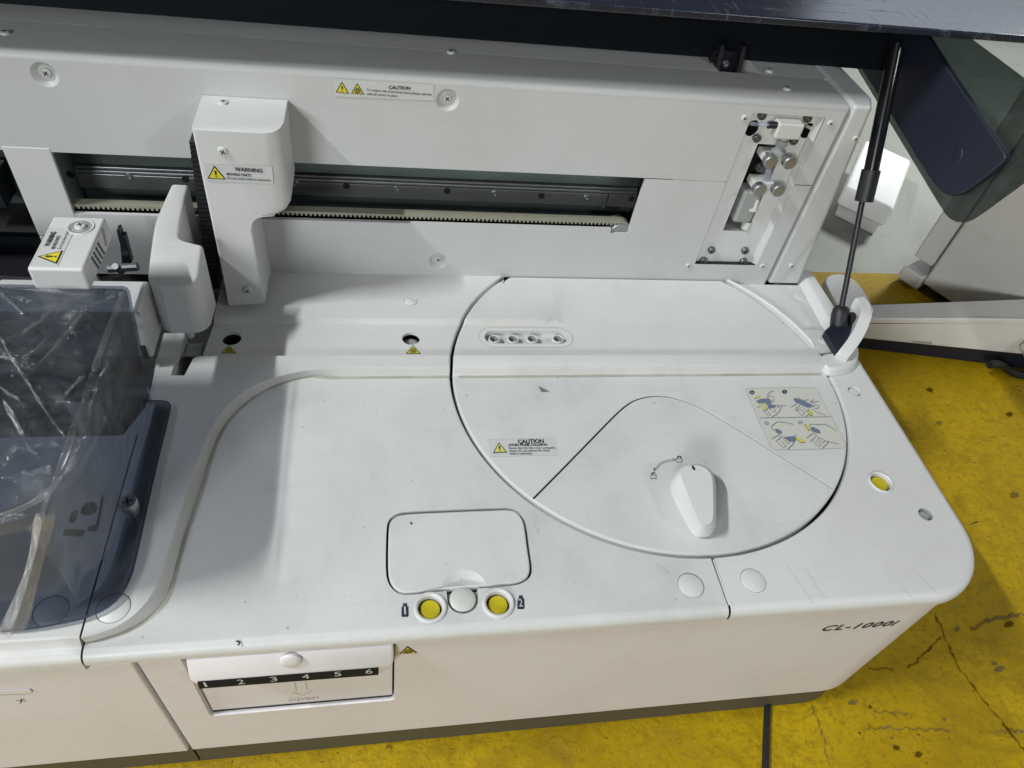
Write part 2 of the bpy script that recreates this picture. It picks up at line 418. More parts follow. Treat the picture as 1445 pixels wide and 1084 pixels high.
# ---- tray part of the top cover
out_px = [(439, 522), (409, 527), (373, 537), (345, 551), (323, 569), (306, 590), (292.6, 614.7), (281.5, 639.6), (272, 662), (259, 705), (243.6, 754), (231, 795), (219, 828), (205, 852), (185, 872), (166, 884), (145, 893), (122, 900)]
in_px = [(455, 529), (425.5, 533), (397, 540), (372, 551), (351.6, 564), (332, 581), (315, 601), (303, 624), (293, 655), (284, 688), (271, 725), (259, 757), (249, 795), (240, 831), (232, 849), (219, 863), (200, 878), (177, 890), (150, 900), (122, 907)]
NP = 60; XS_ = -.4634
OUT = resample(smooth([tuple(v)[:2] for v in onl(out_px, 2, RIM)], 2), NP)
INN = resample(smooth([tuple(v)[:2] for v in onl(in_px, 2, 0)], 2), NP)
OUT[-1] = (XS_, OUT[-1][1]); INN[-1] = (XS_, INN[-1][1])
OUT[0] = (-.31, .0100); INN[0] = (-.305, .0055)
XS = -.4634                                              # left seam
SEAM = .0005
tc = MB()
yo = .0055
a_top = 180 - math.degrees(math.asin(yo / (RO + .0016)))
RS = RO + .0016
arcL = arc(0, 0, RS, a_top, 270 - .4, 60)
HOLES_TRAY = []
def ell(px, py, z, r, n=24):
    c = on(px, py, 2, z); return circle(c.x, c.y, r, n)
h_lid = smooth([tuple(v)[:2] for v in onl([(547, 745), (549, 735), (556, 728), (566, 724), (600, 722), (660, 719.5), (700, 718), (718, 717.5), (730, 721), (738, 730), (742, 742), (746, 775), (750, 800), (748, 812), (740, 820), (728, 824.5), (700, 827.5), (676, 829), (670, 829.5), (660, 830), (650, 831), (638, 831.8), (600, 835.5), (580, 838), (566, 838), (556, 832), (549, 822), (546, 808), (546, 775)], 2, 0)], 1, True)
h_lid = [tuple(p) for p in h_lid]
if area2(h_lid) < 0: h_lid = h_lid[::-1]
h_lidO = inset(h_lid, -.0009); h_lid_in = inset(h_lid, .0009)
# scoop holes
s1, s2 = on(607, 858, 2, 0), on(703, 851.5, 2, 0)
s3 = on(653, 845, 2, 0)
hs1, hs2 = circle(s1.x, s1.y, .0098), circle(s2.x, s2.y, .0098)
hs3 = [(s3.x + .0118, s3.y + .0125)] + arc(s3.x, s3.y, .0118, 0, -180, 14) + [(s3.x - .0118, s3.y + .0125)]
hs3 = hs3[::-1]
_n = len(h_lidO)
_near = [i for i, p in enumerate(h_lidO) if abs(p[0] - s3.x) < .0118 and p[1] < s3.y + .02]
_st = min(_near); _rot = h_lidO[max(_near) + 1:] + h_lidO[:_st] if max(_near) - _st == len(_near) - 1 else [p for i, p in enumerate(h_lidO) if i not in _near]
LAT = [(s3.x - .0118, s3.y + .0118)] + arc(s3.x, s3.y, .0118, 180, 360, 16)[1:-1] + [(s3.x + .0118, s3.y + .0118)]
_yl = min(p[1] for p in _rot if abs(p[0] - s3.x) < .03)
LAT = [(LAT[0][0], _rot[-1][1])] + LAT[1:-1] + [(LAT[-1][0], _rot[0][1])]
h_lidO = _rot + LAT
# the opening for the lid and the finger latch is one hole: cut as two, the tongue in between belongs to the frame
plugL = on(975, 826, 2, 0)
tray = [(XS, FW + .007)] + [(-SEAM - .0005, FW + .007)] + arcL[::-1] + [INN[0]] + INN[1:]
tc.sheet([tray, h_lidO, hs1, hs2, circle(plugL.x, plugL.y, .0108)], XY(0), 'deck')
# front edge rounding of the tray part
def edge_loft(mbx, pth, m):
    n = len(pth(0))
    prof = [(.007, 0), (.0042, -.0007), (.0018, -.0024), (.0004, -.005), (0, -.0075), (0, -.0112), (.0012, -.0125), (.006, -.0128)]
    mbx.loft([[(*p, z) for p in pth(i)] for i, z in prof], m)
edge_loft(tc, lambda ins: [(XS, FW + ins), (-.30, FW + ins), (-SEAM - .0002, FW + ins)], 'deck')
# slope between raised surround and tray
tc.loft([[(*Vector(p).lerp(Vector(q), f), RIM * h) for p, q in zip(OUT, INN)] for f, h in ((0, 1), (.08, .975), (.18, .90), (.50, .50), (.66, .27), (.80, .11), (.92, .025), (1, 0))], 'slope')
# straight part of the slope up to the disc
xa = -math.sqrt(RS ** 2 - yo ** 2); xb = -math.sqrt(RS ** 2 - .01 ** 2)
SLP = ((0, 1), (.08, .975), (.18, .90), (.50, .50), (.66, .27), (.80, .11), (.92, .025), (1, 0))
SLY = [(.01 + (yo - .01) * f, RIM * h) for f, h in SLP]
tc.loft([[(OUT[0][0] + (INN[0][0] - OUT[0][0]) * f, y, z), (-math.sqrt(RS ** 2 - y * y), y, z)] for (y, z), (f, h) in zip(SLY, SLP)], 'slope')
# raised surround left of tray, with the notch
nt_px = [(221.5, 506), (248, 505.6), (241, 530), (260, 530), (273, 505.6), (281, 505)]
top = [tuple(v)[:2] for v in onl(nt_px, 2, RIM)]
hood_back = on(50, 617, 2, RIM).y
arcRim = arc(0, 0, RS, 180 - math.degrees(math.asin(.0246 / RS)), 180 - math.degrees(math.asin(.01 / RS)), 4)
leftside = [tuple(v)[:2] for v in onl([(214, 545), (205, 575)], 2, RIM)]
sur = OUT[::-1][1:-1] if False else None
sur = [OUT[-1], *OUT[::-1][1:], *arcRim[::-1]] + [(-.43, .0246)] + top[:-1][::-1] + leftside + [(-.475, hood_back), (XS, hood_back), (XS, -.20)]
pl1 = on(160, 858, 2, RIM)
tc.sheet([sur, circle(pl1.x, pl1.y, .0112)], XY(RIM), 'white')
# notch walls
tc.loft([[(*p, RIM) for p in top], [(*p, -.03) for p in top]], 'white')
tc.loft([[(*p, RIM) for p in leftside + [(-.475, hood_back)]], [(*p, -.03) for p in leftside + [(-.475, hood_back)]]], 'white')
# drop to channel, channel, step, rear deck
def xl(y): return -math.sqrt(max(0, RS ** 2 - y ** 2))
XD = -.430
CH = .0015; RE = .0055
tc.loft([[(XD, .0246, RIM), (xl(.0246), .0246, RIM)], [(XD, .0256, RIM - .001), (xl(.0256), .0256, RIM - .001)], [(XD, .0262, CH), (xl(.0262), .0262, CH)]], 'white')
hc1, hc2 = on(327, 478, 2, CH), on(580, 478, 2, CH)
def arcseg(y0, y1, n=12): return [(xl(y0 + (y1 - y0) * i / n), y0 + (y1 - y0) * i / n) for i in range(n + 1)]
tc.sheet([[(XD, .0262)] + arcseg(.0262, .0765) + [(XD + .004, .0765)], circle(hc1.x, hc1.y, .0088), circle(hc2.x, hc2.y, .0088)], XY(CH), 'white')
YS0, YS1 = .0765, .0815
tc.loft([[(XD + .004, YS0, CH), (xl(YS0), YS0, CH)], [(XD + .004, YS0 + .0008, CH + .0008), (xl(YS0), YS0 + .0008, CH + .0008)], [(XD + .004, YS1 - .0008, RE - .0006), (xl(YS1), YS1 - .0008, RE - .0006)], [(XD + .004, YS1, RE), (xl(YS1), YS1, RE)]], 'slope')
pw = on(579, 425, 2, RE)
tc.sheet([[(XD + .004, YS1)] + arcseg(YS1, W_Y, 16) + [(XD + .004, W_Y)], circle(pw.x, pw.y, .0074)], XY(RE), 'white')
# lips along the circular opening
def zprof(y):
    if y <= yo: return 0
    for a, b_, za, zb in [(SLY[i + 1][0], SLY[i][0], SLY[i + 1][1], SLY[i][1]) for i in range(len(SLY) - 2, -1, -1)] + [(.01, .0246, RIM, RIM), (.0246, .0262, RIM, CH), (.0262, YS0, CH, CH), (YS0, YS1, CH, RE)]:
        if y <= b_: return za + (zb - za) * (y - a) / (b_ - a)
    return RE
YB = sorted([y for y, z in SLY] + [.0246, .0262, YS0, YS1] + [.0262 + .01 * k for k in range(1, 5)] + [YS1 + .01 * k for k in range(1, 7)] + [W_Y])
pathL = [(-math.sqrt(RS ** 2 - y ** 2), y) for y in YB[::-1]] + arcL[1:]
def ring_lip(path, sgn, mbx, m):
    rings = []
    for dr, dz in ((0, 0), (sgn * .0010, -.0003), (sgn * .0016, -.0016), (sgn * .0016, -.016)):
        rings.append([(p[0] * (1 + dr / Vector(p).length), p[1] * (1 + dr / Vector(p).length), zprof(p[1]) + dz) for p in path])
    mbx.loft(rings, m)
ring_lip(pathL, -1, tc, 'deck')
# wells and lid frame walls
def well(mbx, loop, z, depth, m, floor=None):
    if area2(loop) < 0: loop = loop[::-1]
    mbx.loft([[(*p, z) for p in loop], [(*p, z - depth) for p in loop]], m, True)
    if floor: mbx.sheet(loop, XY(z - depth), floor)
well(tc, h_lidO, 0, .008, 'deck', 'dark')
tc.sheet(LAT, XY(-.0055), 'deck')
for h in (hs1, hs2): well(tc, h, 0, .007, 'dark', 'dark')
for h in (hc1, hc2):
    well(tc, circle(h.x, h.y, .0088), CH, .0030, 'white')
    tc.lathe([(.0088, CH - .0030), (.0120, CH - .0031), (.0120, CH - .018), (.0001, CH - .018)], (h.x, h.y, 0), 'dark', n=24)
# seam lip at x = 0
tc.loft([[(-SEAM - .0005, FW + .007, 0), (-SEAM - .0005, -RS, 0)], [(-SEAM, FW + .007, -.001), (-SEAM, -RS, -.001)], [(-SEAM, FW + .007, -.012), (-SEAM, -RS, -.012)]], 'deck')
top_cover = P('top_cover', tc, A, label='dirty white top cover with the wide sunken tray and probe channel')
for h in (s1, s2):
    mb = MB(); mb.lathe([(.0125, .0002), (.0122, .0014), (.0112, .0022), (.0100, .0020), (.0090, .0008), (.0088, -.005)], h, 'white', n=32)
    ringo = P('bottle_port_ring', mb, top_cover)
    mb = MB(); mb.lathe([(.0074, -.0066), (.0074, -.0026), (.0070, -.0022), (.0001, -.0022)], h, 'yellow', n=28)
    P('yellow_cap', mb, top_cover)
mb = MB(); mb.lathe([(.0098, -.0055), (.0098, -.0008), (.0090, -.0001), (.004, .0005), (.0001, .0006)], s3, 'cap', n=28); P('latch_button', mb, top_cover)
def plug(pos, r, nm='screw_plug', m='white', par=None):
    mb = MB(); mb.lathe([(r, -.003), (r, -.0002), (r * .93, .0003), (.0001, .0003)], pos, m, n=28)
    return P(nm, mb, par or top_cover)
plug(plugL, .0104); plug(pl1, .0107); 
mb = MB(); mb.lathe([(.0071, -.003), (.0071, .0002), (.0064, .0006), (.0060, .0002), (.0058, .0002), (.0052, .0006), (.0001, .0006)], pw, 'white', n=28); P('screw_plug', mb, top_cover)
mb = MB(); mb.lathe([(.0085, -.016), (.0085, -.009), (.0075, -.0075), (.005, -.007), (.003, -.008), (.0001, -.008)], hc2, 'greyplastic', n=24); P('port_insert', mb, top_cover)

# access lid
mb = MB()
li = h_lid_in
mb.loft([[(*p, -.006) for p in li], [(*p, -.0012) for p in li], [(*p, -.0003) for p in inset(li, .0006)], [(*p, 0) for p in inset(li, .0014)]], 'deck', True)
fc = on(655, 829, 2, 0)
li2 = inset(li, .0014)
# finger scoop: semi-dome cut out of the lid edge
sc_r = .0165
scarc = [(fc.x + sc_r * math.cos(R(a)), fc.y + .0015 + .80 * sc_r * math.sin(R(a))) for a in range(0, 181, 12)]
near = [i for i, p in enumerate(li2) if abs(p[0] - fc.x) < sc_r and p[1] < fc.y + .006]
i0, i1 = near[0], near[-1]
lp = [p for i, p in enumerate(li2) if i not in near]
k = near[0]
lp = li2[:i0] + (scarc[::-1] if li2[i0][0] < fc.x else scarc) + li2[i1 + 1:]
mb.sheet(lp, XY(0), 'deck')
mb.loft([[(*p, 0) for p in scarc], [(p[0] * .75 + fc.x * .25, p[1] * .75 + fc.y * .25, -.0016) for p in scarc], [(p[0] * .35 + fc.x * .65, p[1] * .35 + fc.y * .65, -.0036) for p in scarc], [(fc.x, fc.y + .0005, -.0042) for p in scarc]], 'deck')
P('access_lid', mb, A, label='flush rectangular access lid with rounded corners and finger scoop')

# dirt gathered at the foot of the slope
gm = [Vector((*p, .0004)) for p in INN[:1]] 
mb = MB(); mb.ribbon([Vector((xa + .002, yo - .0012, .0003)), Vector((-.315, yo - .0012, .0003))] + [Vector((*(Vector(p) + (Vector(p) - Vector(q)).normalized() * .0012), .0003)) for p, q in list(zip(INN, OUT))[2:]], .0042, (0, 0, 1), 'grimef'); P('grime_line', mb, top_cover)

# ---- right part of the top cover
rc = MB()
arcR = arc(0, 0, RS, -90 + .4, math.degrees(math.asin(W_Y / RS)), 90)
ep = edge_path(.007, SEAM + .0005)
pA = on(1206, 552, 2, 0); pB = on(1243, 681, 2, 0); pC = on(1306, 726, 2, 0); pD = on(1063, 819, 2, 0); pE = on(1128, 418, 2, 0)
rc.sheet([ep[:-1] + [(.251 - .007, W_Y)] + arcR[::-1], circle(pA.x, pA.y, .0072), circle(pB.x, pB.y, .0096), circle(pC.x, pC.y, .0065), circle(pD.x, pD.y, .0108)], XY(0), 'white')
edge_loft(rc, lambda i: edge_path(i, SEAM + .0005, W_Y), 'white')
rings = []
for dr, dz in ((0, 0), (-.0010, -.0003), (-.0016, -.0016), (-.0016, -.016)):
    rings.append([(p[0] * (1 + dr / RS), p[1] * (1 + dr / RS), dz) for p in arcR])
rc.loft(rings, 'white')
rc.loft([[(SEAM + .0005, FW + .007, 0), (SEAM + .0005, -RS, 0)], [(SEAM, FW + .007, -.001), (SEAM, -RS, -.001)], [(SEAM, FW + .007, -.012), (SEAM, -RS, -.012)]], 'white')
for h, r in ((pA, .0072), (pB, .0096), (pC, .0065)): well(rc, circle(h.x, h.y, r), 0, .006, 'greyplastic' if h is pC else 'white', 'greyplastic' if h is pA else 'dark')
well(rc, circle(pD.x, pD.y, .0108), 0, .003, 'slope', 'dark')
bead = [(RO * math.cos(R(a)), RO * math.sin(R(a))) for a in [8 + (math.degrees(math.asin(W_Y / RS)) - 8) * k / 40 for k in range(41)]]
bh = [.0072 * min(1, max(.02, (p[1] - .028) / .02)) for p in bead]
rc.loft([[(p[0] * (1 + dr / RO), p[1] * (1 + dr / RO), -.003 if zf_ is None else h * zf_) for p, h in zip(bead, bh)] for dr, zf_ in ((.0004, None), (.0004, .86), (.0010, .97), (.0016, 1), (.0030, 1), (.0036, .93), (.0080, .02))], 'white')
right_cover = P('right_top_cover', rc, A, label='scuffed right corner of the top cover with big rounded corner')
mb = MB(); mb.lathe([(.0118, .0001), (.0114, .0013), (.0106, .0016), (.0098, .0008), (.0094, -.004)], pB, 'white', n=28); P('bottle_port_ring', mb, right_cover)
mb = MB(); mb.lathe([(.0078, -.0056), (.0078, -.0022), (.0074, -.0018), (.0001, -.0018)], pB, 'yellow', n=28); P('yellow_cap', mb, right_cover)
plug(pD, .0104, par=right_cover)
mb = MB(); mb.lathe([(.0062, -.0055), (.0062, -.003), (.0050, -.0018), (.0001, -.0016)], pA, 'white', n=24); P('recessed_screw', mb, right_cover)
mb = MB(); mb.lathe([(.0052, -.0055), (.0052, -.003), (.0040, -.002), (.0001, -.002)], pC, 'greyplastic', n=24); P('recessed_screw', mb, right_cover)
mb = MB(); mb.lathe([(.0070, .0001), (.0068, .0008), (.006, .0010), (.0001, .0010)], pE, 'white', n=24); P('screw_plug', mb, right_cover)
# scuffs of the right corner
for a, b_ in (((1110, 797), (1148, 852)), ((1135, 801), (1165, 846)), ((1290, 804), (1322, 838)), ((1273, 829), (1287, 843)), ((925, 796), (945, 808))):
    mb = MB()
    q = [on(a[0] + (b_[0] - a[0]) * k / 14 + random.uniform(-1, 1), a[1] + (b_[1] - a[1]) * k / 14, 2, .0003) for k in range(15)]
    mb.ribbon(q, .0006, (0, 0, 1), 'scuff')
    P('scuff_mark', mb, right_cover)

# ---- round disc cover
dc = MB()
DS = RI - .0016
yR = .1505
# sector cover outline (front sector with rounded apex)
sec_px = [(749.5, 707), (790, 666), (830, 625), (868, 586), (880, 575), (893, 566), (908, 561), (925, 559), (943, 560), (965, 566), (990, 576), (1015, 591), (1060, 618), (1120, 656), (1181, 693)]
sec = [tuple(v)[:2] for v in onl(sec_px, 2, 0)]
sec = [sec[0]] + [tuple(p) for p in smooth(sec[1:-1], 2)] + [sec[-1]]
def snap(p, r): return tuple(Vector(p).normalized() * r)
sec[0] = snap(sec[0], DS); sec[-1] = snap(sec[-1], DS)
aL = math.degrees(math.atan2(sec[0][1], sec[0][0])); aR = math.degrees(math.atan2(sec[-1][1], sec[-1][0]))
def offline(pl, d):
    o = []
    for i, p in enumerate(pl):
        a = Vector(pl[max(0, i - 1)]); b_ = Vector(pl[min(len(pl) - 1, i + 1)]); e = (b_ - a).normalized(); o.append((p[0] - e.y * d, p[1] + e.x * d))
    return o
secO = offline(sec, .0011); secI = offline(sec, -.0011)
for l in (secO, secI): l[0] = snap(l[0], DS); l[-1] = snap(l[-1], DS)
if Vector(secO[len(secO) // 2]).y < Vector(secI[len(secI) // 2]).y: secO, secI = secI, secO
yd = math.degrees(math.asin(yo / DS))
aO = math.degrees(math.atan2(secO[0][1], secO[0][0])); aO2 = math.degrees(math.atan2(secO[-1][1], secO[-1][0]))
front = [(DS * math.cos(R(yd)), yo), (-DS * math.cos(R(yd)), yo)] + arc(0, 0, DS, 180 - yd, 360 + aO, 24)[1:-1] + secO + arc(0, 0, DS, aO2, yd, 14)[1:-1]
dc.sheet(front, XY(0), 'deck')
def drow(y): return math.sqrt(DS ** 2 - y ** 2)
def dz(x, y):
    fade = min(1, max(0, (-.0715 - x) / .014)); z = zprof(y)
    if y > YS0: z = CH + (z - CH) * (fade if y < YS1 + .006 else min(1, max(0, 1))) if x > -.09 else z
    return z
# rear part: step, rim and channel
pill_o = [(c[0], c[1]) for c in (arc(-.0845, .0580, .0148, -90, 90, 12) + arc(-.153, .0580, .0148, 90, 270, 12))]
pill_i = [(c[0], c[1]) for c in (arc(-.0845, .0580, .0092, -90, 90, 12) + arc(-.153, .0580, .0092, 90, 270, 12))]
rows = [y for y, z in SLY[::-1]] + [.0246, .0256, .0262]
dc.loft([[(-drow(y), y, zprof(y)), (drow(y), y, zprof(y))] for y in rows[:8]], 'slope')
dc.loft([[(-drow(y), y, zprof(y)), (drow(y), y, zprof(y))] for y in rows[7:]], 'white')
da = lambda y0, y1, s: [(s * drow(y0 + (y1 - y0) * i / 10), y0 + (y1 - y0) * i / 10) for i in range(11)]
YM = .0845
dc.sheet([da(.0262, YS0, -1)[::-1] + da(.0262, YS0, 1), pill_i], XY(CH), 'white')
# the ridge of the channel fades out: channel level rises gently to the rear level on the right
rear = []
ys = [YS0, YS0 + .0008, YS1 - .0008, YS1] + [YS1 + (yR - YS1) * k / 14 for k in range(1, 15)]
xsn = [-1, -.9, -.7] + [None] * 0
for y in ys:
    w = drow(y); row = []
    for x in [-w, -w + .003, min(-.132, max(-.17, -w + .005)), -.13, -.0855, -.0785, -.0715, -.05, 0, .05, .10, w - .003, w]:
        if x <= -.0855: z = zprof(y)
        elif x <= -.0715:
            f = (-.0715 - x) / .014; yy = YS0 + (YS1 - YS0) * 1.0
            z = CH + (RE - CH) * min(1, max(0, (y - YS0 - (1 - f) * .0) / (.005 + (1 - f) * .07)))
        else: z = CH + (RE - CH) * min(1, (y - YS0) / .075)
        row.append((x, y, z))
    rear.append(row)
dc.loft([r[:5] for r in rear[:4]], 'slope'); dc.loft([r[4:] for r in rear[:4]], 'white'); dc.loft(rear[3:], 'white')
# rim of the disc
full = [(drow(y), y) for y in YB[::-1] if y <= yR and y > yo] + arc(0, 0, DS, yd, -180 - yd, 160) + [(-drow(y), y) for y in YB if y <= yR and y > yo]
def zd(p): return zprof(p[1]) if p[0] < 0 or p[1] < YS0 else CH + (RE - CH) * min(1, (p[1] - YS0) / .075)
rings = []
for dr, dzz in ((0, 0), (.0010, -.0003), (.0016, -.0016), (.0016, -.014)):
    rings.append([(p[0] * (1 + dr / DS), p[1] * (1 + dr / DS), zd(p) + dzz) for p in full])
dc.loft(rings, 'deck')
# lips of the sector seam
mid_ = lambda f, z: [(*(Vector(p).lerp(Vector(q), f)), z) for p, q in zip(secO, sec)]
dc.loft([mid_(0, 0), mid_(.25, -.0005), mid_(.30, -.0012)], 'deck'); dc.loft([mid_(.30, -.0012), mid_(.30, -.008)], 'dark')
dc.loft([mid_(.30, -.0078), [(*p, -.0078) for p in secI]], 'dark')
well(dc, pill_i, CH, .006, 'white', 'slope')
mbg = MB(); mbg.ribbon([(-drow(yo) + .004, yo - .001, .0003), (drow(yo) - .004, yo - .001, .0003)], .0045, (0, 0, 1), 'grimef')
disc = P('disc_cover', dc, A, label='large round white disc cover set flush in the deck')
P('grime_line', mbg, disc)
mb = MB()
mb.sheet([pill_o, pill_i], XY(CH + .0003), 'white')
mb.ribbon([(*p, CH + .0004) for p in pill_o], .0004, (0, 0, 1), 'grime', True)
mb.loft([[(*p, CH + .0003) for p in pill_o], [(*p, CH - .0003) for p in pill_o]], 'white', True)
P('slot_frame', mb, disc)
for px in (697.5, 724, 751, 787.5):
    c = on(px, 478.5, 2, CH)
    mb = MB(); mb.lathe([(.0062, -.0058), (.0060, -.0010), (.0057, .0003), (.0052, .0006), (.0047, .0002)], c, 'white', n=28); mb.lathe([(.0047, .0002), (.0042, -.006), (.0040, -.012)], c, 'greyplastic', n=28)
    mb.lathe([(.0041, -.009), (.0001, -.009)], c, 'navy_ink', n=20)
    P('probe_port', mb, disc)
# sector cover
mb = MB()
s_ = list(secI); a0 = math.degrees(math.atan2(s_[-1][1], s_[-1][0])); a1 = math.degrees(math.atan2(s_[0][1], s_[0][0]))
if a1 > a0: a1 -= 360
loop = s_ + arc(0, 0, DS - .0002, a0, a1, 40)[1:-1]
mb.sheet(loop, XY(.0004), 'deck')
lo_ = inset(loop, .0004 if area2(loop) < 0 else -.0004)
mb.loft([[(*p, .0004) for p in loop], [(*p, -.0004) for p in lo_], [(*p, -.0012) for p in lo_]], 'deck', True); mb.loft([[(*p, -.0012) for p in lo_], [(*p, -.006) for p in lo_]], 'dark', True)
P('sector_cover', mb, disc)
# knob
sil = [tuple(v)[:2] for v in onl([(960, 660), (953, 666), (948, 676), (949, 688), (979, 745), (984, 751), (991, 754), (1003, 753), (1009, 747), (1011, 738), (1011, 690), (1009, 675), (1001, 663), (988, 656.5), (972, 656)], 2, .010)]
tops = [tuple(v)[:2] for v in onl([(966, 658.5), (962.5, 662), (960, 667), (961, 674), (984, 730), (988, 737), (993, 740.5), (1001, 740), (1005, 735), (1006.5, 728), (1006, 690), (1005, 674), (1000, 664), (990, 658), (975, 656.8)], 2, .026)]
sil = [tuple(p) for p in smooth(sil, 2, True)]; tops = [tuple(p) for p in smooth(tops, 2, True)]
mb = MB()
cs = Vector((sum(p[0] for p in sil) / len(sil), sum(p[1] for p in sil) / len(sil)))
L_ = lambda f: [tuple(Vector(p).lerp(Vector(q), f)) for p, q in zip(sil, tops)]
mb.loft([[(*Vector(p).lerp(cs, .10), .0004) for p in sil], [(*Vector(p).lerp(cs, .10), .004) for p in sil], [(*p, .005) for p in sil], [(*p, .010) for p in sil], [(*p, .0205) for p in L_(.50)], [(*p, .0245) for p in L_(.82)], [(*p, .0258) for p in L_(.95)], [(*p, .026) for p in tops]], 'knob', True)
mb.sheet(tops, XY(.026), 'knob')
knob = P('knob', mb, disc, sm=28)
mb = MB(); mb.sheet([tuple(v)[:2] for v in onl([(975.5, 657.5), (978, 657), (981, 661), (981, 664), (978, 663)], 2, .0263)], XY(.0263), 'ink')
P('pointer_mark', mb, disc)
# lock and unlock symbols beside it
def sq(x, y, w, h, m, z=.0008): mb.sheet([tuple(v)[:2] for v in onl([(x - w, y - h), (x + w, y - h), (x + w, y + h), (x - w, y + h)], 2, z)], XY(z), m)
mb = MB()
q = onl([(926, 662), (929, 657), (934, 653), (940, 650.5), (947, 649.5), (952, 649)], 2, .0008)
mb.ribbon(q, .0016, (0, 0, 1), 'grey_ink'); mb.ribbon([v + Vector((0, 0, .0002)) for v in q], .0008, (0, 0, 1), 'film_white')
for c in ([(949, 646.5), (949, 651.5), (955, 648.5)], [(921.5, 661), (926.5, 660), (923, 666)]):
    mb.sheet([tuple(v)[:2] for v in onl(c, 2, .0009)], XY(.0009), 'grey_ink')
P('arrow_mark', mb, disc)
for x, y, nm in ((958.5, 648.5, 'lock_symbol'), (922, 672, 'unlock_symbol')):
    mb = MB(); sq(x, y + 1, 4.2, 3, 'grey_ink'); sq(x, y + 1, 3.2, 2, 'film_white', .0011)
    mb.ribbon(onl([(x - 2, y - 2), (x - 2, y - 4.5), (x + 2, y - 4.7), (x + 2.2, y - (2 if nm == 'lock_symbol' else 3.5))], 2, .001), .0011, (0, 0, 1), 'ink'); P(nm, mb, disc)
mb = MB(); mb.sheet([tuple(v)[:2] for v in onl([(759.5, 544.5), (775.5, 552.5), (764, 553.5)], 2, .0004)], XY(.0004), 'grey_ink'); P('triangle_mark', mb, disc)

# ---- stickers
def tri_sign(mb, A3, B3, C3, nrm, kind='!', e=.0005, ym='signy'):
    A3, B3, C3, nrm = map(Vector, (A3, B3, C3, nrm)); c = (A3 + B3 + C3) / 3
    mb.add([p + nrm * e for p in (A3, B3, C3)], [(0, 1, 2)], 'ink')
    mb.add([c + (p - c) * .80 + nrm * (e + .0002) for p in (A3, B3, C3)], [(0, 1, 2)], ym)
    up = (A3 - (B3 + C3) / 2); H = up.length; up.normalize(); u = up.cross(nrm).normalized()
    base = (B3 + C3) / 2 + nrm * (e + .0004)
    pt = lambda x, y: base + u * (x * H) + up * (y * H)
    if kind == '!':
        mb.add([pt(-.075, .62), pt(.075, .62), pt(.035, .29), pt(-.035, .29)], [(0, 1, 2, 3)], 'ink')
        mb.add([pt(.05 * math.cos(a), .19 + .05 * math.sin(a)) for a in [k * math.pi / 4 for k in range(8)]], [tuple(range(8))], 'ink')
    else:
        for a in (90, 210, 330):
            q = [pt(.125 * math.cos(R(a)) + .125 * math.cos(R(b_)), .33 + .125 * math.sin(R(a)) + .125 * math.sin(R(b_))) for b_ in range(a - 150, a + 151, 30)]
            mb.ribbon(q, .07 * H, nrm, 'ink')
        q = [pt(.12 * math.cos(k * math.pi / 6), .33 + .12 * math.sin(k * math.pi / 6)) for k in range(12)]
        mb.ribbon(q, .045 * H, nrm, 'ink', True)
def sticker(parent, axis, val, corners, tri, lines, nrm, tri2=None, name='warning_sticker', ym='signy', label=None):
    mb = MB(); nrm = Vector(nrm)
    c = onl(corners, axis, val)
    mb.hexa([p for p in c], [p + nrm * .0002 for p in c], 'film_white')
    mb.ribbon([p + nrm * .00025 for p in c], .0003, nrm, 'film_edge', True)
    T = onl(tri, axis, val); tri_sign(mb, *T, nrm, '!', .0004, ym)
    if tri2: tri_sign(mb, *onl(tri2, axis, val), nrm, 'b', .0004, ym)
    for txt, a, b_, hpx, bold in lines:
        p0, p1 = on(*a, axis, val) + nrm * .0006, on(*b_, axis, val) + nrm * .0006
        h = (on(a[0], a[1] - hpx, axis, val) - on(*a, axis, val)).length
        mb.text(txt, p0, p1, h, 'ink', nrm, bold)
    return P(name, mb, parent, label=label)
sticker(disc, 2, 0, [(689.5, 620.5), (783, 618.5), (787.5, 642.5), (693, 645)], [(703.8, 624.8), (695.5, 639.8), (716, 639)],
        [('CAUTION', (731, 626.3), (767.5, 625.5), 5.2, .03), ('AVOID PROBE COLLISION', (717.5, 630.3), (772, 629.6), 3.4, .02),
         ('Ensure that the disk cover is properly', (718, 634.4), (783, 633.8), 3.2, 0), ('closed. Do not remove the cover', (718.5, 638.4), (775.5, 637.6), 3.2, 0), ('when in operation.', (719, 642.2), (751.5, 641.8), 3.2, 0)], (0, 0, 1), ym='paley')
# instruction diagram
mb = MB()
def dl(pts): return [(1040 + x * 160 / 1445, 535 + y * 110 / 993) for x, y in pts]
zb = .0003
cor = dl([(110, 160), (118, 130), (150, 117), (960, 108), (1010, 125), (1035, 160), (1385, 820), (1385, 860), (1350, 885), (500, 908), (450, 890), (420, 850)])
cp = onl(cor, 2, zb); cp = [Vector((*p[:2], zb)) for p in smooth([p.to_2d() for p in cp], 1, True)]
mb.sheet([tuple(p)[:2] for p in cp], XY(zb), 'diagram'); mb.ribbon([p + Vector((0, 0, .0002)) for p in cp], .0006, (0, 0, 1), 'film_edge', True)
def poly(pts, m, z=.0007, w=None):
    q = [Vector((v.x, v.y, z)) for v in onl(dl(pts), 2, 0)]
    if w: mb.ribbon(q, w, (0, 0, 1), m)
    else: mb.sheet([tuple(p)[:2] for p in q], XY(z), m)
def blob(x, y, rx, ry, m, z=.0007): poly([(x + rx * math.cos(k * .52), y + ry * math.sin(k * .52)) for k in range(12)], m, z)
poly([(290, 500), (1190, 485)], 'grey_ink', .0006, .0007)
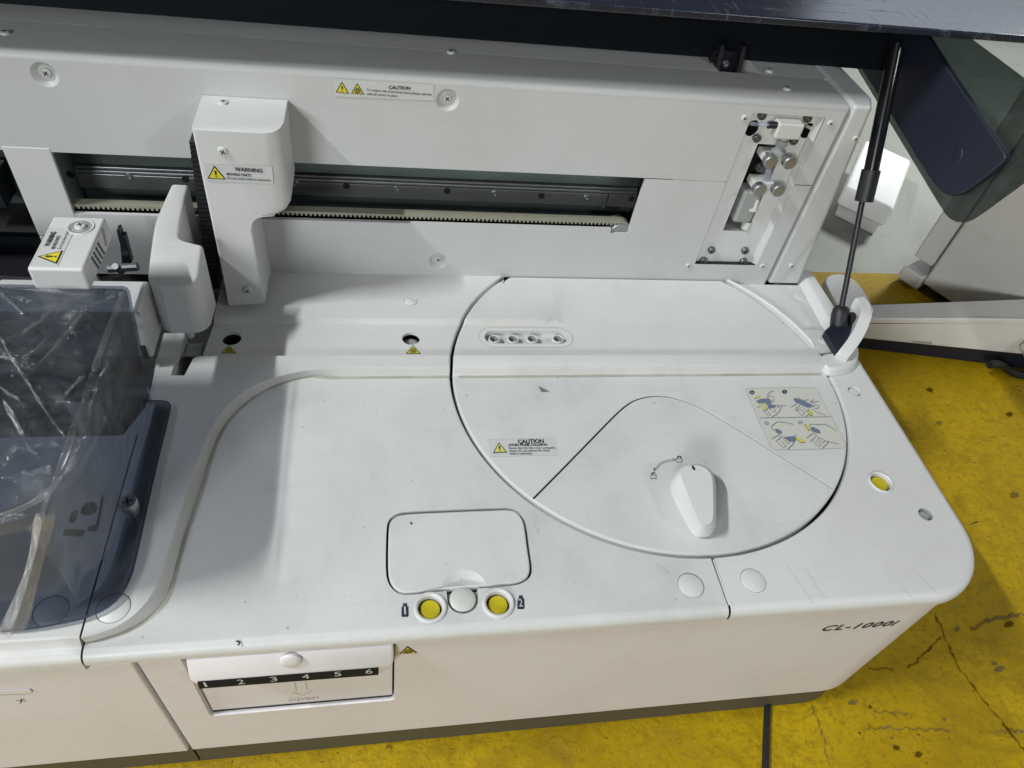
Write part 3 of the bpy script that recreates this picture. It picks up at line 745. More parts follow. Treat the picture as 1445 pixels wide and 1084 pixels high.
for x, y, c in ((188, 174, 'navy_ink'), (604, 168, 'navy_ink'), (374, 567, 'lightblue_ink'), (803, 558, 'lightblue_ink')):
    blob(x, y, 33, 25, c)
for x, y, s_ in ((188, 174, '1'), (604, 168, '2'), (374, 567, '3'), (803, 558, '4')):
    a, b_ = [Vector((v.x, v.y, .0011)) for v in onl(dl([(x - 9, y + 12), (x + 11, y + 12)]), 2, 0)]
    mb.text(s_, a, b_, .0016, 'diagram', (0, 0, 1), .01)
poly([(240, 285), (300, 258), (400, 250), (440, 300), (420, 330), (495, 348), (480, 370), (400, 375), (340, 320), (262, 312)], 'blue_ink')
poly([(712, 262), (740, 245), (830, 270), (960, 340), (955, 360), (900, 372), (800, 330), (740, 300)], 'blue_ink')
poly([(478, 650), (510, 640), (560, 665), (572, 695), (530, 708), (495, 685)], 'blue_ink')
poly([(590, 745), (650, 738), (735, 732), (745, 770), (715, 808), (680, 800), (640, 770)], 'blue_ink')
poly([(930, 625), (965, 615), (1040, 650), (1068, 700), (1000, 690), (945, 665)], 'blue_ink')
for pts in ([(220, 250), (250, 225), (262, 232), (298, 216), (285, 240), (258, 246), (235, 262)], [(895, 395), (915, 385), (945, 430), (962, 435), (955, 478), (918, 462), (930, 450)], [(745, 755), (805, 775), (812, 765), (872, 815), (800, 820), (805, 800), (742, 778)], [(852, 592), (880, 578), (905, 605), (895, 610), (930, 655), (908, 665), (880, 620)]):
    poly(pts, 'ink', .0006 + .00005); 
    cx = sum(p[0] for p in pts) / len(pts); cy = sum(p[1] for p in pts) / len(pts)
    poly([(cx + (x - cx) * .86, cy + (y - cy) * .86) for x, y in pts], 'signy', .0009)
poly([(290, 350), (310, 322), (350, 318), (378, 345), (375, 378), (345, 390), (310, 375), (290, 350)], 'paley', .0009, .0014)
poly([(312, 345), (340, 335), (365, 355), (340, 368)], 'diagram', .0010)
for pts in ([(385, 240), (390, 200), (420, 172), (470, 157)], [(385, 240), (420, 215), (460, 235), (470, 270), (455, 298), (430, 290), (440, 260)], [(420, 330), (500, 345), (625, 348)], [(560, 350), (545, 410), (500, 460), (440, 490)], [(525, 350), (510, 375)], [(260, 372), (300, 345)], [(330, 410), (400, 380)], [(335, 415), (390, 480), (425, 462), (375, 400)], [(405, 378), (465, 432), (492, 405), (440, 370), (405, 378)],
            [(685, 365), (755, 322)], [(800, 345), (740, 385), (745, 410), (800, 385)], [(760, 410), (825, 475), (860, 440), (800, 390)], [(820, 360), (890, 425), (910, 395)], [(870, 485), (930, 440)], [(950, 395), (1040, 440), (1125, 465)], [(770, 230), (790, 250)], [(840, 265), (860, 285), (900, 265), (930, 300), (980, 265)], [(935, 310), (1040, 290)], [(960, 350), (1000, 330), (1040, 350), (1030, 378), (985, 380), (965, 350)],
            [(435, 610), (510, 552), (620, 560), (718, 585)], [(435, 610), (445, 645), (480, 660)], [(440, 770), (520, 722)], [(520, 715), (600, 760), (680, 800)], [(490, 800), (560, 750)], [(510, 815), (590, 885), (620, 855), (550, 800)], [(585, 770), (655, 832), (675, 810), (615, 760)], [(740, 780), (700, 850), (640, 900)], [(735, 730), (760, 715)],
            [(920, 610), (930, 580), (1000, 588), (1110, 582), (1180, 610), (1262, 665)], [(885, 755), (970, 695)], [(970, 690), (1020, 740), (1120, 795), (1290, 832)], [(930, 805), (1000, 740)], [(960, 800), (1040, 870), (1070, 840), (1000, 785)], [(1020, 765), (1095, 825), (1115, 790)], [(1165, 800), (1130, 850), (1080, 888)]):
    poly(pts, 'grey_ink', .0008, .0006)
P('instruction_diagram', mb, disc, label='pictogram sheet of four hand steps with yellow arrows')

# bottle symbols with numerals
mb = MB()
def flat(pts, m, z): mb.sheet([tuple(v)[:2] for v in onl(pts, 2, z)], XY(z), m)
for (x, y, n_) in ((571.5, 861, '1'), (735, 850, '2')):
    k = -1 if n_ == '1' else 1
    flat([(x - 3 , y - 9.5), (x + 2.4, y - 9.7), (x + 2.6, y - 6.5), (x + 4.6, y - 4.5), (x + 5, y + 8), (x + 3.6, y + 9.5), (x - 4.2, y + 9.7), (x - 5, y + 8.5), (x - 4.8, y - 4), (x - 2.8, y - 6)], 'navy_ink', .0004)
    wd = 1.1 if n_ == '1' else 2.7
    a, b_ = on(x + .3 - wd, y + 6, 2, .0007), on(x + .3 + wd, y + 5.8, 2, .0007); mb.text(n_, a, b_, .0062, 'film_white', (0, 0, 1), 0)
    P('bottle_number_mark', mb, top_cover); mb = MB()
for corners in ([(322.7, 487), (312, 499), (334, 499)], [(583, 487.5), (572.5, 499.5), (594, 499.5)]):
    mb = MB(); tri_sign(mb, *onl(corners, 2, CH), (0, 0, 1), 'b', .0003); P('biohazard_sticker', mb, top_cover)
mb = MB()
for pts in ([(333, 905), (337, 905), (338, 908), (336, 911)], [(578.5, 737.5), (581, 738.3), (580, 740)]):
    mb = MB(); mb.ribbon([Vector((v.x, v.y, .0005)) for v in onl(pts, 2, .0005)], .0013, (0, 0, 1), 'navy_ink'); P('pen_mark', mb, top_cover)

# ---- dark frame inside the machine, under the covers
mb = MB()
mb.box((-.75, -.2165, -.20), (-.4655, -.20, -.02), 'dark')
mb.sheet([(-.9, -.22), (.24, -.22), (.24, .3), (-.9, .3)], XY(-.045), 'dark')
mb.sheet([(-.462, -.243), (.18, -.243), (.235, -.19), (.235, .15), (-.42, .15), (-.42, .03), (-.462, .0)], XY(-.0165), 'dark')
P('inner_frame', mb, A)

# ---- body: front panels, corner, plinth
fp = MB()
XJ = -.4368
def body_path(ins, yend=.24): return [(p[0], p[1]) for p in edge_path(ins, XJ + .0012, yend)]
bp = body_path(.0045)
YF = FW + .0045
xr = bp[1][0]
dh = [tuple((v.x, v.z)) for v in onl([(275, 958), (278, 974), (296, 1009.5), (557, 986.5), (558.5, 933), (559, 905)], 1, YF)]
dh = [(-.4065, -.0128), (-.4065, -.1335), (-.4045, -.1385), (-.2600, -.1375), (-.2573, -.135), (-.2573, -.0128)]
fp.sheet([(XJ + .0032, -.2165), (xr, -.2165), (xr, -.0125), dh[-1], dh[-2], dh[-3], dh[-4], dh[-5], dh[0], (XJ + .0032, -.0125)], XZ(YF), 'panel')
fp.loft([[(p[0], YF, p[1]) for p in dh], [(p[0] + .0006 * (1 if p[0] < -.3 else -1), YF + .0015, p[1] + (.001 if p[1] < -.1 else 0)) for p in dh], [(p[0], YF + .03, p[1]) for p in dh]], 'panel')
fp.loft([[(*p, z) for p in bp[1:]] for z in (-.0125, -.2165)], 'panel')
fp.loft([[(*p, -.2165) for p in bp], [(*p, -.2190) for p in body_path(.0065)], [(*p, -.2190) for p in body_path(.03)]], 'panel')
fp.loft([[(XJ + .0032, YF, -.0125), (XJ + .0032, YF, -.2165)], [(XJ + .0014, YF + .0012, -.0125), (XJ + .0014, YF + .0012, -.2165)], [(XJ + .0012, YF + .012, -.0125), (XJ + .0012, YF + .012, -.2165)]], 'panel')
P('front_panel', fp, A, label='plain white front panel with rounded right corner')
mb = MB()
pb = [(p[0], p[1]) for p in edge_path(.0085, XJ + .001, .24)]
mb.loft([[(*p, -.2186) for p in pb], [(*p, FLOOR + .001) for p in pb]], 'plinth')
P('plinth', mb, A)
mb = MB()
mb.box((-.95, FW + .0085, FLOOR + .001), (XJ - .001, FW + .03, -.2186), 'plinth'); P('plinth', mb, A)
mb = MB()
xj = XJ - .0012
mb.box((-.95, FW + .004, -.2190), (xj, FW + .016, -.0205), 'panel')
lfp = P('left_front_panel', mb, A, bevel=.002, label='front panel left of the seam, with grip slot and pen mark')
# grip slot and pen scribble of left panel
mb = MB()
c = onl([(-60, 975), (42, 971.5), (46, 974), (44, 977.5), (-60, 981.5)], 1, FW + .004)
mb.hexa([p + Vector((0, -.0002, 0)) for p in c], [p + Vector((0, -.0008, 0)) for p in c], 'panel')
mb.ribbon([p + Vector((0, -.0009, 0)) for p in c[1:]], .0006, (0, -1, 0), 'grime')
P('grip_slot', mb, lfp)
mb = MB()
for pts in ([(22, 988), (29, 988.5)], [(30, 986), (30, 990), (28.5, 992)], [(30, 986.3), (35, 986)], [(30, 989), (37, 988.5)]):
    mb.ribbon([p + Vector((0, -.0004, 0)) for p in onl(pts, 1, FW + .004)], .0007, (0, -1, 0), 'ink')
P('pen_scribble', mb, lfp)
mb = MB()
c = onl([(575, 911.5), (563, 922.5), (589, 921)], 1, YF); tri_sign(mb, *c, (0, -1, 0), 'b', .0004); P('biohazard_sticker', mb, A)
mb = MB()
p0, p1 = on(1156, 890.5, 1, YF) + Vector((0, -.0004, 0)), on(1259, 882.5, 1, YF) + Vector((0, -.0004, 0))
p1.z = p0.z
mb.text('CL-1000i', p0, p1, .0102, 'ink', (0, -1, 0), .022, .30, 1.16); P('model_lettering', mb, A)

# ---- drawer
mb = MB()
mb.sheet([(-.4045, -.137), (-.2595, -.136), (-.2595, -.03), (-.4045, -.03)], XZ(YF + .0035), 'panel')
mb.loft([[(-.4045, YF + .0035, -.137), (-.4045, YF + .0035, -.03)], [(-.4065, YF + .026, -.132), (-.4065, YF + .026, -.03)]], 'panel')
mb.loft([[(-.4045, YF + .0030, -.1348), (-.2595, YF + .0030, -.1340)], [(-.4045, YF + .0030, -.1380), (-.2595, YF + .0030, -.1370)]], 'dark')  # dark strip painted in for the shade of the gap below the drawer face
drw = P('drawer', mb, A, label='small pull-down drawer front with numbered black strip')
YL = -.256
lo = [(-.4015, -.0135), (-.4020, -.030), (-.4015, -.037), (-.3985, -.046), (-.3935, -.0515), (-.388, -.0535), (-.275, -.0535), (-.268, -.0515), (-.2615, -.045), (-.2590, -.037), (-.2585, -.030), (-.2590, -.0135)]
lo = [lo[0]] + [tuple(p) for p in smooth(lo[1:-1], 2)] + [lo[-1]]
mb = MB()
def yl(z): return FW + .0005 - (.0065) * min(1, max(0, (-.0135 - z) / .024))
mb.sheet(lo, lambda u, v: (u, YF + .006, v), 'panel')
cen = (-.33, -.03)
ins_ = [tuple(Vector(p) + (Vector((cen[0] + (p[0] - cen[0]) * .97, cen[1] + (p[1] - cen[1]) * .86)) - Vector(p)) * 1.0) for p in lo]
mb.loft([[(p[0], YF + .006, p[1]) for p in lo], [(p[0], yl(p[1]) + .003, p[1]) for p in lo], [(p[0] * .7 + q[0] * .3, yl(p[1]) + .0008, p[1] * .7 + q[1] * .3) for p, q in zip(lo, ins_)], [(q[0], yl(q[1]), q[1]) for q in ins_]], 'panel', True)
# front face of lip follows its slope
for k in range(12):
    za = -.0165 - .0335 * k / 12
tri = tessellate_polygon([[Vector((q[0], q[1], 0)) for q in ins_]])
mb.add([(q[0], yl(q[1]), q[1]) for q in ins_], tri, 'panel')
P('drawer_lip', mb, drw)
mb = MB()
sp = [Vector(p) for p in ((-.3915, 0, -.0415), (-.2695, 0, -.0415), (-.2695, 0, -.0530), (-.3915, 0, -.0530))]
sp = onl([(278.5, 963), (534, 943), (534, 952.6), (281, 972.2)], 1, -.2566)
sp2 = [p + Vector((0, .0025, 0)) for p in sp]
mb.hexa(sp2, sp, 'strip')
for n_, x, y in (('1', 294.5, 969.5), ('2', 341, 965.8), ('3', 387, 962), ('4', 432, 958.3), ('5', 477, 954.7), ('6', 521, 951)):
    a = on(x - 5, y, 1, -.2569); b_ = on(x + 5, y - .8, 1, -.2569)
    if n_ == '1': b_ = on(x - 1.5, y - .3, 1, -.2569)
    mb.text(n_, a, b_, .0085, 'film_white', (0, -1, 0), 0)
P('number_strip', mb, drw)
bc = on(410, 933, 1, FW - .003)
mb = MB(); mb.lathe([(.0078, -.001), (.0076, .0004), (.0068, .0011), (.004, .0016), (.0001, .0018)], (bc.x, FW - .0030, bc.z), 'panel', (0, -1, .15), 28); P('round_button', mb, drw)
mb = MB()
M['emboss_shade'] = simple('relief_shade_tone', (.47, .445, .43), .45)  # flat lettering in a darker tone, relief shading put into the colour
yo_ = YF + .00335
a, b_ = on(407, 990, 1, yo_), on(450, 986, 1, yo_); b_.z = a.z
mb.text('open', a, b_, .0085, 'emboss_shade', (0, -1, 0), .012)
for pts in ([(416, 963), (418, 975)], [(431.5, 962), (433.5, 973)], [(412, 977), (427, 981.5), (441, 974.5)]):
    mb.ribbon(onl(pts, 1, yo_), .0010, (0, -1, 0), 'emboss_shade')
P('open_lettering', mb, drw)

# ---- left module deck (seen partly through the tinted hood)
mb = MB()
xl0, xl1 = -.95, XS - .0014
ov1, ov2 = on(104, 729, 2, RIM), on(126, 718, 2, RIM); pl2 = on(72, 862, 2, RIM)
fy = FW + .0135
fy = FW + .0125
mb.sheet([[(xl0, fy), (xl1, fy), (xl1, hood_back), (xl0, hood_back)], [(ov1.x + .0027 * math.cos(k * .392), ov1.y + .006 * math.sin(k * .392)) for k in range(16)], [(ov2.x + .0058 * math.cos(k * .392), ov2.y + .0062 * math.sin(k * .392)) for k in range(16)], circle(pl2.x, pl2.y, .0112)], XY(RIM), 'white')
fy = FW + .0125
prof = [(fy, RIM), (fy - .0015, RIM - .0008), (fy - .004, .0012), (fy - .0055, 0), (FW + .0065, 0), (FW + .0042, -.0007), (FW + .0018, -.0024), (FW + .0004, -.005), (FW, -.0075), (FW, -.0175), (FW + .0012, -.019), (FW + .006, -.0195)]
mb.loft([[(xl0, y, z), (xl1, y, z)] for y, z in prof], 'white')
mb.loft([[(xl1 - .001, y + .003, z - .003) for y, z in prof[::-1] if z > -.0118] + [(xl1 - .001, hood_back, RIM - .003)], [(xl1 + .004, y + .003, z - .003) for y, z in prof[::-1] if z > -.0118] + [(xl1 + .004, hood_back, RIM - .003)]], 'dark')
mb.loft([[(xl1, y, z) for y, z in prof[::-1]] + [(xl1, hood_back, RIM)], [(xl1, y + .003, z - .003) for y, z in prof[::-1]] + [(xl1, hood_back, RIM - .003)]], 'white')
mb.loft([[(xl0, hood_back, RIM), (xl1, hood_back, RIM)], [(xl0, hood_back, -.05), (xl1, hood_back, -.05)]], 'white')
for o_, rx, ry in ((ov1, .0027, .006), (ov2, .0058, .0062)):
    lp_ = [(o_.x + rx * math.cos(k * .392), o_.y + ry * math.sin(k * .392)) for k in range(16)]
    well(mb, lp_, RIM, .012, 'dark', 'dark')
left_deck = P('left_deck', mb, A)
mb = MB()
for pts, w in (([(145, 700), (141, 722), (137, 744)], .0016), ([(137, 745), (124, 747.5)], .005), ([(119, 753), (90, 752)], .0055)):
    mb.ribbon([Vector((v.x, v.y, RIM + .0005)) for v in onl(pts, 2, RIM)], w, (0, 0, 1), 'ink')
P('deck_cutout', mb, left_deck)
plug(pl2, .0107, par=left_deck)

# ---- tinted hood
hd = MB()
Fz = RIM + .004
fl = [tuple(v)[:2] for v in onl([(212, 567), (233, 567), (240, 571), (241, 578), (223, 650), (207, 720), (190, 800), (182, 822), (168, 845), (148, 861), (120, 873), (85, 881), (40, 889), (0, 892)], 2, Fz)]
fl = [(-.466, fl[0][1])] + [tuple(p) for p in smooth(fl, 1)] + [(-.95, fl[-1][1] - .001), (-.95, -.0340)]
foot = [(-.4595, -.0335), (-.4590, -.09), (-.4580, -.15), (-.4575, -.182), (-.4600, -.198), (-.4655, -.2095), (-.4740, -.2165), (-.487, -.2205), (-.52, -.2225), (-.95, -.2240)]
foot = [foot[0]] + [tuple(p) for p in smooth(foot[1:-1], 1)] + [foot[-1]]
lp_ = fl[:-1] + foot[::-1]
hd.sheet(lp_, XY(Fz), 'tint')
HT = .128
topf = [(p[0] + (.0065 if p[0] > -.48 else .002), p[1] + (.0145 if p[1] > -.06 else .001)) for p in foot]
def hl(f, ins, z):
    o = []
    for i, p in enumerate(foot):
        q = topf[i]; c = Vector((-.60, -.13)); v = Vector(p).lerp(Vector(q), f)
        d = (c - v).normalized() * ins; o.append((v.x + d.x, v.y + d.y, z))
    return o
rings = [hl(0, 0, Fz), hl(.5, 0, HT * .55), hl(.95, 0, HT - .006), hl(.98, .0012, HT - .0025), hl(1, .0035, HT - .0006), hl(1, .007, HT)]
hd.loft(rings, 'tint')
hd.sheet([p[:2] for p in rings[-1]] + [(-.95, rings[-1][0][1])], XY(HT), 'tint')
back = [r[0] for r in rings]
hd.loft([back, [(-.95, p[1], p[2]) for p in back]], 'tint')
hood = P('tinted_hood', hd, A, solid=.0022, label='tall smoke-blue transparent hood with flange over the left deck')
# black bar on the hood's inside edges
mb = MB()
mb.ribbon([(*Vector(p), Fz + .0015) for p in fl[1:-2]], .0012, (0, 0, 1), 'navy_ink'); P('hood_edge', mb, hood)
mb = MB()
p = on(188, 725, 2, Fz); mb.lathe([(.0048, .0012), (.0048, .0085), (.0062, .009), (.0064, .0100), (.0064, .0155), (.0058, .0164), (.0001, .0164)], p, 'steel', n=28)
for a in (20, 110):
    u = Vector((math.cos(R(a)), math.sin(R(a)), 0)) * .0038
    mb.ribbon([p + Vector((0, 0, .0167)) - u, p + Vector((0, 0, .0167)) + u], .0013, (0, 0, 1), 'ink')
P('thumb_screw', mb, hood)
# things under the hood
mb = MB(); c = on(96, 526, 2, .035); mb.lathe([(.0125, -.075), (.0105, -.002), (.0095, 0), (.006, 0), (.0055, -.004), (.0001, -.004)], c, 'white', n=24); P('reagent_tube', mb, A)

# ---- rear wall
def S1(o): return o
up = MB()
DX0, DX1 = -.95, .1866
dim = [(63, 105.5), (631.5, 141.5)]
DIMS = []
hl_ = []
for px, py in dim:
    c = on(px, py, 1, W_Y); DIMS.append((c.x, c.z)); hl_.append(circle(c.x, c.z, .0105, 24))
d2 = on(618.5, 369, 1, W_Y); DIM2 = [(d2.x, d2.z)]
rx0, rx1 = .0925, .1545                                 # syringe recess, in x
rc_px = [(1063, 159), (1166, 166), (1068, 374), (980, 373)]
rcw = [on(*p, 1, W_Y) for p in rc_px]
ZS = .1346
rxa, rxb = (rcw[0].x + rcw[3].x) / 2, (rcw[1].x + rcw[2].x) / 2
rza, rzb = (rcw[2].z + rcw[3].z) / 2, (rcw[0].z + rcw[1].z) / 2
BX, BR = DX1 - .0035, .004
TR = .0055
up.sheet([[(DX0, ZS + .0004), (rxa, ZS + .0004), (rxa, rzb), (rxb, rzb), (rxb, ZS + .0004), (BX, ZS + .0004), (BX, W_T - TR), (DX0, W_T - TR)]] + hl_, XZ(W_Y), 'wall')
n_ = 6
pr = [(W_Y + TR * (1 - math.cos(R(90 * k / n_))), W_T - TR + TR * math.sin(R(90 * k / n_))) for k in range(n_ + 1)] + [(.211, W_T)]
up.loft([[(DX0, y, z), (BX, y, z)] for y, z in pr], 'wall')
# right rounded edge of the panel
pe = [(0, 0), (.0015, .0004), (.0028, .0014), (.0035, .003), (.0035, .012)]
up.loft([[(BX + dx, W_Y + dy, ZS + .0004) for dx, dy in pe], [(BX + dx, W_Y + dy, W_T - TR) for dx, dy in pe]], 'wall')
up.loft([[(BX, y, z), (BX + .0025, y + .001, z - .001), (BX + .0035, y + .003, z - .003)] for y, z in pr], 'wall')
up.loft([[(DX0, .211, W_T), (BX, .211, W_T)], [(DX0, .2114, W_T - .003), (BX, .2114, W_T - .003)]], 'wall')
up.loft([[(DX0, W_Y, ZS + .0004), (-.284, W_Y, ZS + .0004)], [(DX0, W_Y + .004, ZS - .001), (-.284, W_Y + .004, ZS - .001)]], 'wall')
def dimple(mbx, c, m='wall'):
    x, z = c; mbx.lathe([(.0105, 0), (.0098, .0004), (.0066, .0042), (.0062, .0046), (.0001, .0046)], (x, W_Y, z), m, (0, 1, 0), 24)
for c in DIMS: dimple(up, c)
upper = P('upper_wall_panel', up, A, label='upper half of the rear wall with caution sticker')
lw = MB()
lw.sheet([[(-.5497, 0), (BX, 0), (BX, ZS - .0004), (rxb, ZS - .0004), (rxb, rza), (rxa, rza), (rxa, ZS - .0004), (-.0008, ZS - .0004), (-.0027, .0668), (-.0225, .0668), (-.0225, .0722), (-.5497, .0715)], circle(d2.x, d2.z, .0105, 24)], XZ(W_Y), 'wall')
lw.loft([[(BX + dx, W_Y + dy, 0) for dx, dy in pe], [(BX + dx, W_Y + dy, ZS - .0004) for dx, dy in pe]], 'wall')
edge = [(-.0008, ZS), (-.0027, .0668), (-.0225, .0668), (-.0225, .0722), (-.5497, .0715), (-.5497, 0)]
lw.loft([[(x, W_Y, z) for x, z in edge], [(x, W_Y + .004, z) for x, z in edge]], 'wall')
dimple(lw, DIM2[0])
lower = P('lower_wall_panel', lw, A, label='lower half of the rear wall below the rail opening')
# rear top strip behind the seam, with gap for hinge
mb = MB()
hxa, hxb = on(1014, 97, 2, W_T).x, on(1073, 104, 2, W_T).x
mb.box((DX0, .2125, W_T - .02), (hxa, .262, W_T - .0006), 'wall'); P('rear_top_strip', mb, A, bevel=.0012)
mb = MB(); mb.box((hxb, .2125, W_T - .02), (.1885, .262, W_T - .0006), 'wall'); P('rear_top_strip', mb, A, bevel=.0012)
# right end frame
mb = MB()
z0, z1 = 0, W_T + .001
lo = [(.1895, W_Y + .0006, z0), (.2290, W_Y + .0006, z0), (.2390, W_Y + .022, z0), (.2390, .27, z0), (.1895, .27, z0)]
hi = [(.1895, W_Y + .0006, z1), (.2090, W_Y + .0006, z1), (.2190, W_Y + .022, z1), (.2190, .27, z1), (.1895, .27, z1)]
mb.hexa(lo, hi, 'wall'); P('side_frame', mb, A, bevel=.004, seg=3)

# ---- screw meshes
def screw_mesh(name, r, m, kind, h=.0022):
    mb = MB(); mb.lathe([(r, -.001), (r, h * .35), (r * .86, h * .8), (r * .55, h), (.0001, h)], (0, 0, 0), m, n=20)
    if kind == 'x':
        for a in (0, 90):
            u = Vector((math.cos(R(a)), math.sin(R(a)), 0)) * r * .55
            mb.ribbon([Vector((0, 0, h + .0002)) - u, Vector((0, 0, h + .0002)) + u], r * .22, (0, 0, 1), 'ink')
    else:
        mb = MB(); mb.lathe([(r, -.001), (r, h * .85), (r * .92, h), (r * .55, h), (r * .5, h * .3), (.0001, h * .3)], (0, 0, 0), m, n=20)
    return mb.mesh(name)
SC_W = screw_mesh('screw_white', .0042, 'cap', 'x')
SC_S = screw_mesh('screw_small', .0033, 'cap', 'x', .0014)
SC_M = screw_mesh('screw_socket', .0042, 'screw', 'h', .0036)
SC_R = screw_mesh('screw_rail', .0034, 'steel', 'h', .0016)
FRONT = (R(90), 0, 0)
for c in DIMS: put('screw', SC_W, upper, (c[0], W_Y + .0044, c[1]), (R(90), R(40), 0))
put('screw', SC_W, lower, (DIM2[0][0], W_Y + .0044, DIM2[0][1]), (R(90), R(20), 0))
for px, py in ((1050.6, 166.5), (1171.7, 174)):
    c = on(px, py, 1, W_Y); put('screw', SC_S, upper, (c.x, W_Y - .0002, c.z), (R(90), R(30), 0))
for px, py in ((971.3, 374.6), (1076, 375.3), (1117, 375)):
    c = on(px, py, 1, W_Y); put('screw', SC_S, lower, (c.x, W_Y - .0002, c.z), (R(90), R(10), 0))
c = on(1207.5, 196, 1, W_Y); put('screw', SC_S, lower, (c.x, W_Y + .0004, c.z), FRONT)
for px, py in ((636, 74), (1110, 125.5), (7, 47), (1085, 100)):
    c = on(px, py, 2, W_T); put('screw', SC_W if px != 8 else SC_M, upper, (c.x, c.y, W_T - .0004), (0, 0, R(30)))

sticker(upper, 1, W_Y - .0002, [(471, 110.5), (612, 119), (612, 142), (471, 136)], [(482.5, 115), (473.7, 130.2), (492.7, 132)],
        [('CAUTION', (548.5, 125.2), (579, 126.6), 4.6, .03), ('To reduce risk of personal injury,always operate', (517.5, 127.8), (609, 134.6), 3.1, .012), ('with all covers in place.', (517.5, 133.6), (562, 136.6), 3.1, .012)],
        (0, -1, 0), tri2=[(504, 117), (495.3, 132), (514, 133.2)])

# ---- strip panel left of the rail opening
mb = MB()
q = onl([(2, 206), (70, 208), (105, 303), (60, 330)], 1, W_Y)
mb.box((-.5880, W_Y - .0005, .045), (-.5497, W_Y + .0035, .1385), 'white'); P('strip_panel', mb, A, bevel=.0008)
mb = MB(); mb.box((-.5880, W_Y - .0005, -.03), (-.5497, W_Y + .0035, .0442), 'white'); P('strip_panel', mb, A, bevel=.0008)

# ---- rail mechanism inside the opening
rl = MB()
rl.box((-.95, .205, .0), (.03, .21, .15), 'anod')
rl.box((-.95, .157, .1500), (.03, .21, .155), 'dark')
rl.box((-.0008 + .018, .156, .04), (.03, .205, .15), 'dark')
rl.sheet([(-.95, .157), (.03, .157), (.03, .205), (-.95, .205)], XY(.045), 'dark')
rail = P('rail_housing', rl, A)
mb = MB(); mb.box((-.553, .196, .098), (.012, .2049, .122), 'anod'); mb.box((-.553, .192, .0905), (.012, .2049, .0935), 'steel'); mb.box((-.553, .194, .0938), (.012, .2049, .0965), 'railm'); P('guide_beam', mb, rail, bevel=.0008)
mb = MB(); mb.box((-.553, .1915, .0742), (-.0205, .2049, .0900), 'railm'); P('linear_rail', mb, rail, bevel=.0007)
mb = MB(); mb.box((-.0195, .1915, .0742), (.012, .2049, .0900), 'railm'); P('linear_rail', mb, rail, bevel=.0007)
mb = MB(); mb.box((-.553, .1975, .052), (.012, .2049, .0736), 'anod'); P('lower_beam', mb, rail, bevel=.0015)
k = 0
for px, py in ((99, 246), (182, 249), (262, 253), (417, 259), (489, 262.5), (560, 266), (631, 269.5), (698, 273), (764, 276.5), (828, 279), (891, 280.5)):
    c = on(px, py, 1, .1915)
    if k % 2 == 1 or px in (182,): put('screw', SC_R, rail, (c.x, .1915, c.z), FRONT)
    else:
        mb = MB(); mb.lathe([(.0037, -.0003), (.0036, .0002), (.0001, .0002)], (c.x, .1914, c.z), 'dark', (0, -1, 0), 18); P('rail_hole', mb, rail)
    k += 1
for px, py in ((851, 289), (876, 288.5), (899, 290.5)):
    c = on(px, py, 1, .1975); put('screw', SC_R, rail, (c.x, .1975, c.z), FRONT)
# toothed belt and pulley
mb = MB()
BZ = .0770; px0, px1 = -.556, -.0115
mb.box((px0, .1560, BZ), (px1, .1655, BZ + .0022), 'cream')
n_t = 126
prof_t = []
for i in range(n_t):
    x = px0 + (px1 - px0) * i / n_t; d = (px1 - px0) / n_t
    mb.hexa([(x + d * .05, .1560, BZ), (x + d * .75, .1560, BZ), (x + d * .75, .1655, BZ), (x + d * .05, .1655, BZ)], [(x + d * .22, .1560, BZ - .0026), (x + d * .58, .1560, BZ - .0026), (x + d * .58, .1655, BZ - .0026), (x + d * .22, .1655, BZ - .0026)], 'cream')
pc = Vector((-.0115, .156, BZ - .0112))
ring0 = [(pc.x + .0134 * math.sin(R(a)), pc.z + .0134 * math.cos(R(a))) for a in range(0, 181, 12)]
ring1 = [(pc.x + .0112 * math.sin(R(a)), pc.z + .0112 * math.cos(R(a))) for a in range(0, 181, 12)]
mb.loft([[(x, .156, z) for x, z in ring0], [(x, .1655, z) for x, z in ring0]], 'cream'); mb.loft([[(x, .156, z) for x, z in ring0], [(x, .156, z) for x, z in ring1]], 'cream')
P('toothed_belt', mb, rail)
mb = MB(); mb.lathe([(.0108, .017), (.0108, -.0008), (.0100, -.0016), (.0030, -.0016), (.0026, -.0006), (.0001, -.0006)], pc, 'steel', (0, 1, 0), 32)
P('belt_pulley', mb, rail)
mb = MB(); c = Vector((-.0095, .1974, .080)); mb.lathe([(.0140, .0), (.0001, .0)], c, 'dark', (0, -1, 0), 28); P('pulley_recess', mb, rail)

# ---- probe arm cover
ac = MB()
# outline in XZ (front view): top block wide, leg narrow
XL, XR, XN, ZT = -.4135, -.3440, -.3795, .1955
YA = .0955
fo = [(XL, .0125), (XN + .0010, .0125), (XN, .040), (XN - .0005, .098), (XN + .002, .1075), (XN + .008, .1125), (XN + .018, .1140), (XR - .010, .1145), (XR - .004, .1165), (XR - .001, .121), (XR, .128), (XR, ZT), (XL, ZT)]
fo = fo[:3] + [tuple(p) for p in smooth(fo[3:11], 2)] + fo[11:]
YB_ = W_Y - .0005
def fy_(x, z):
    return YA
n = len(fo)
R1 = [(x, YB_, z) for x, z in fo]
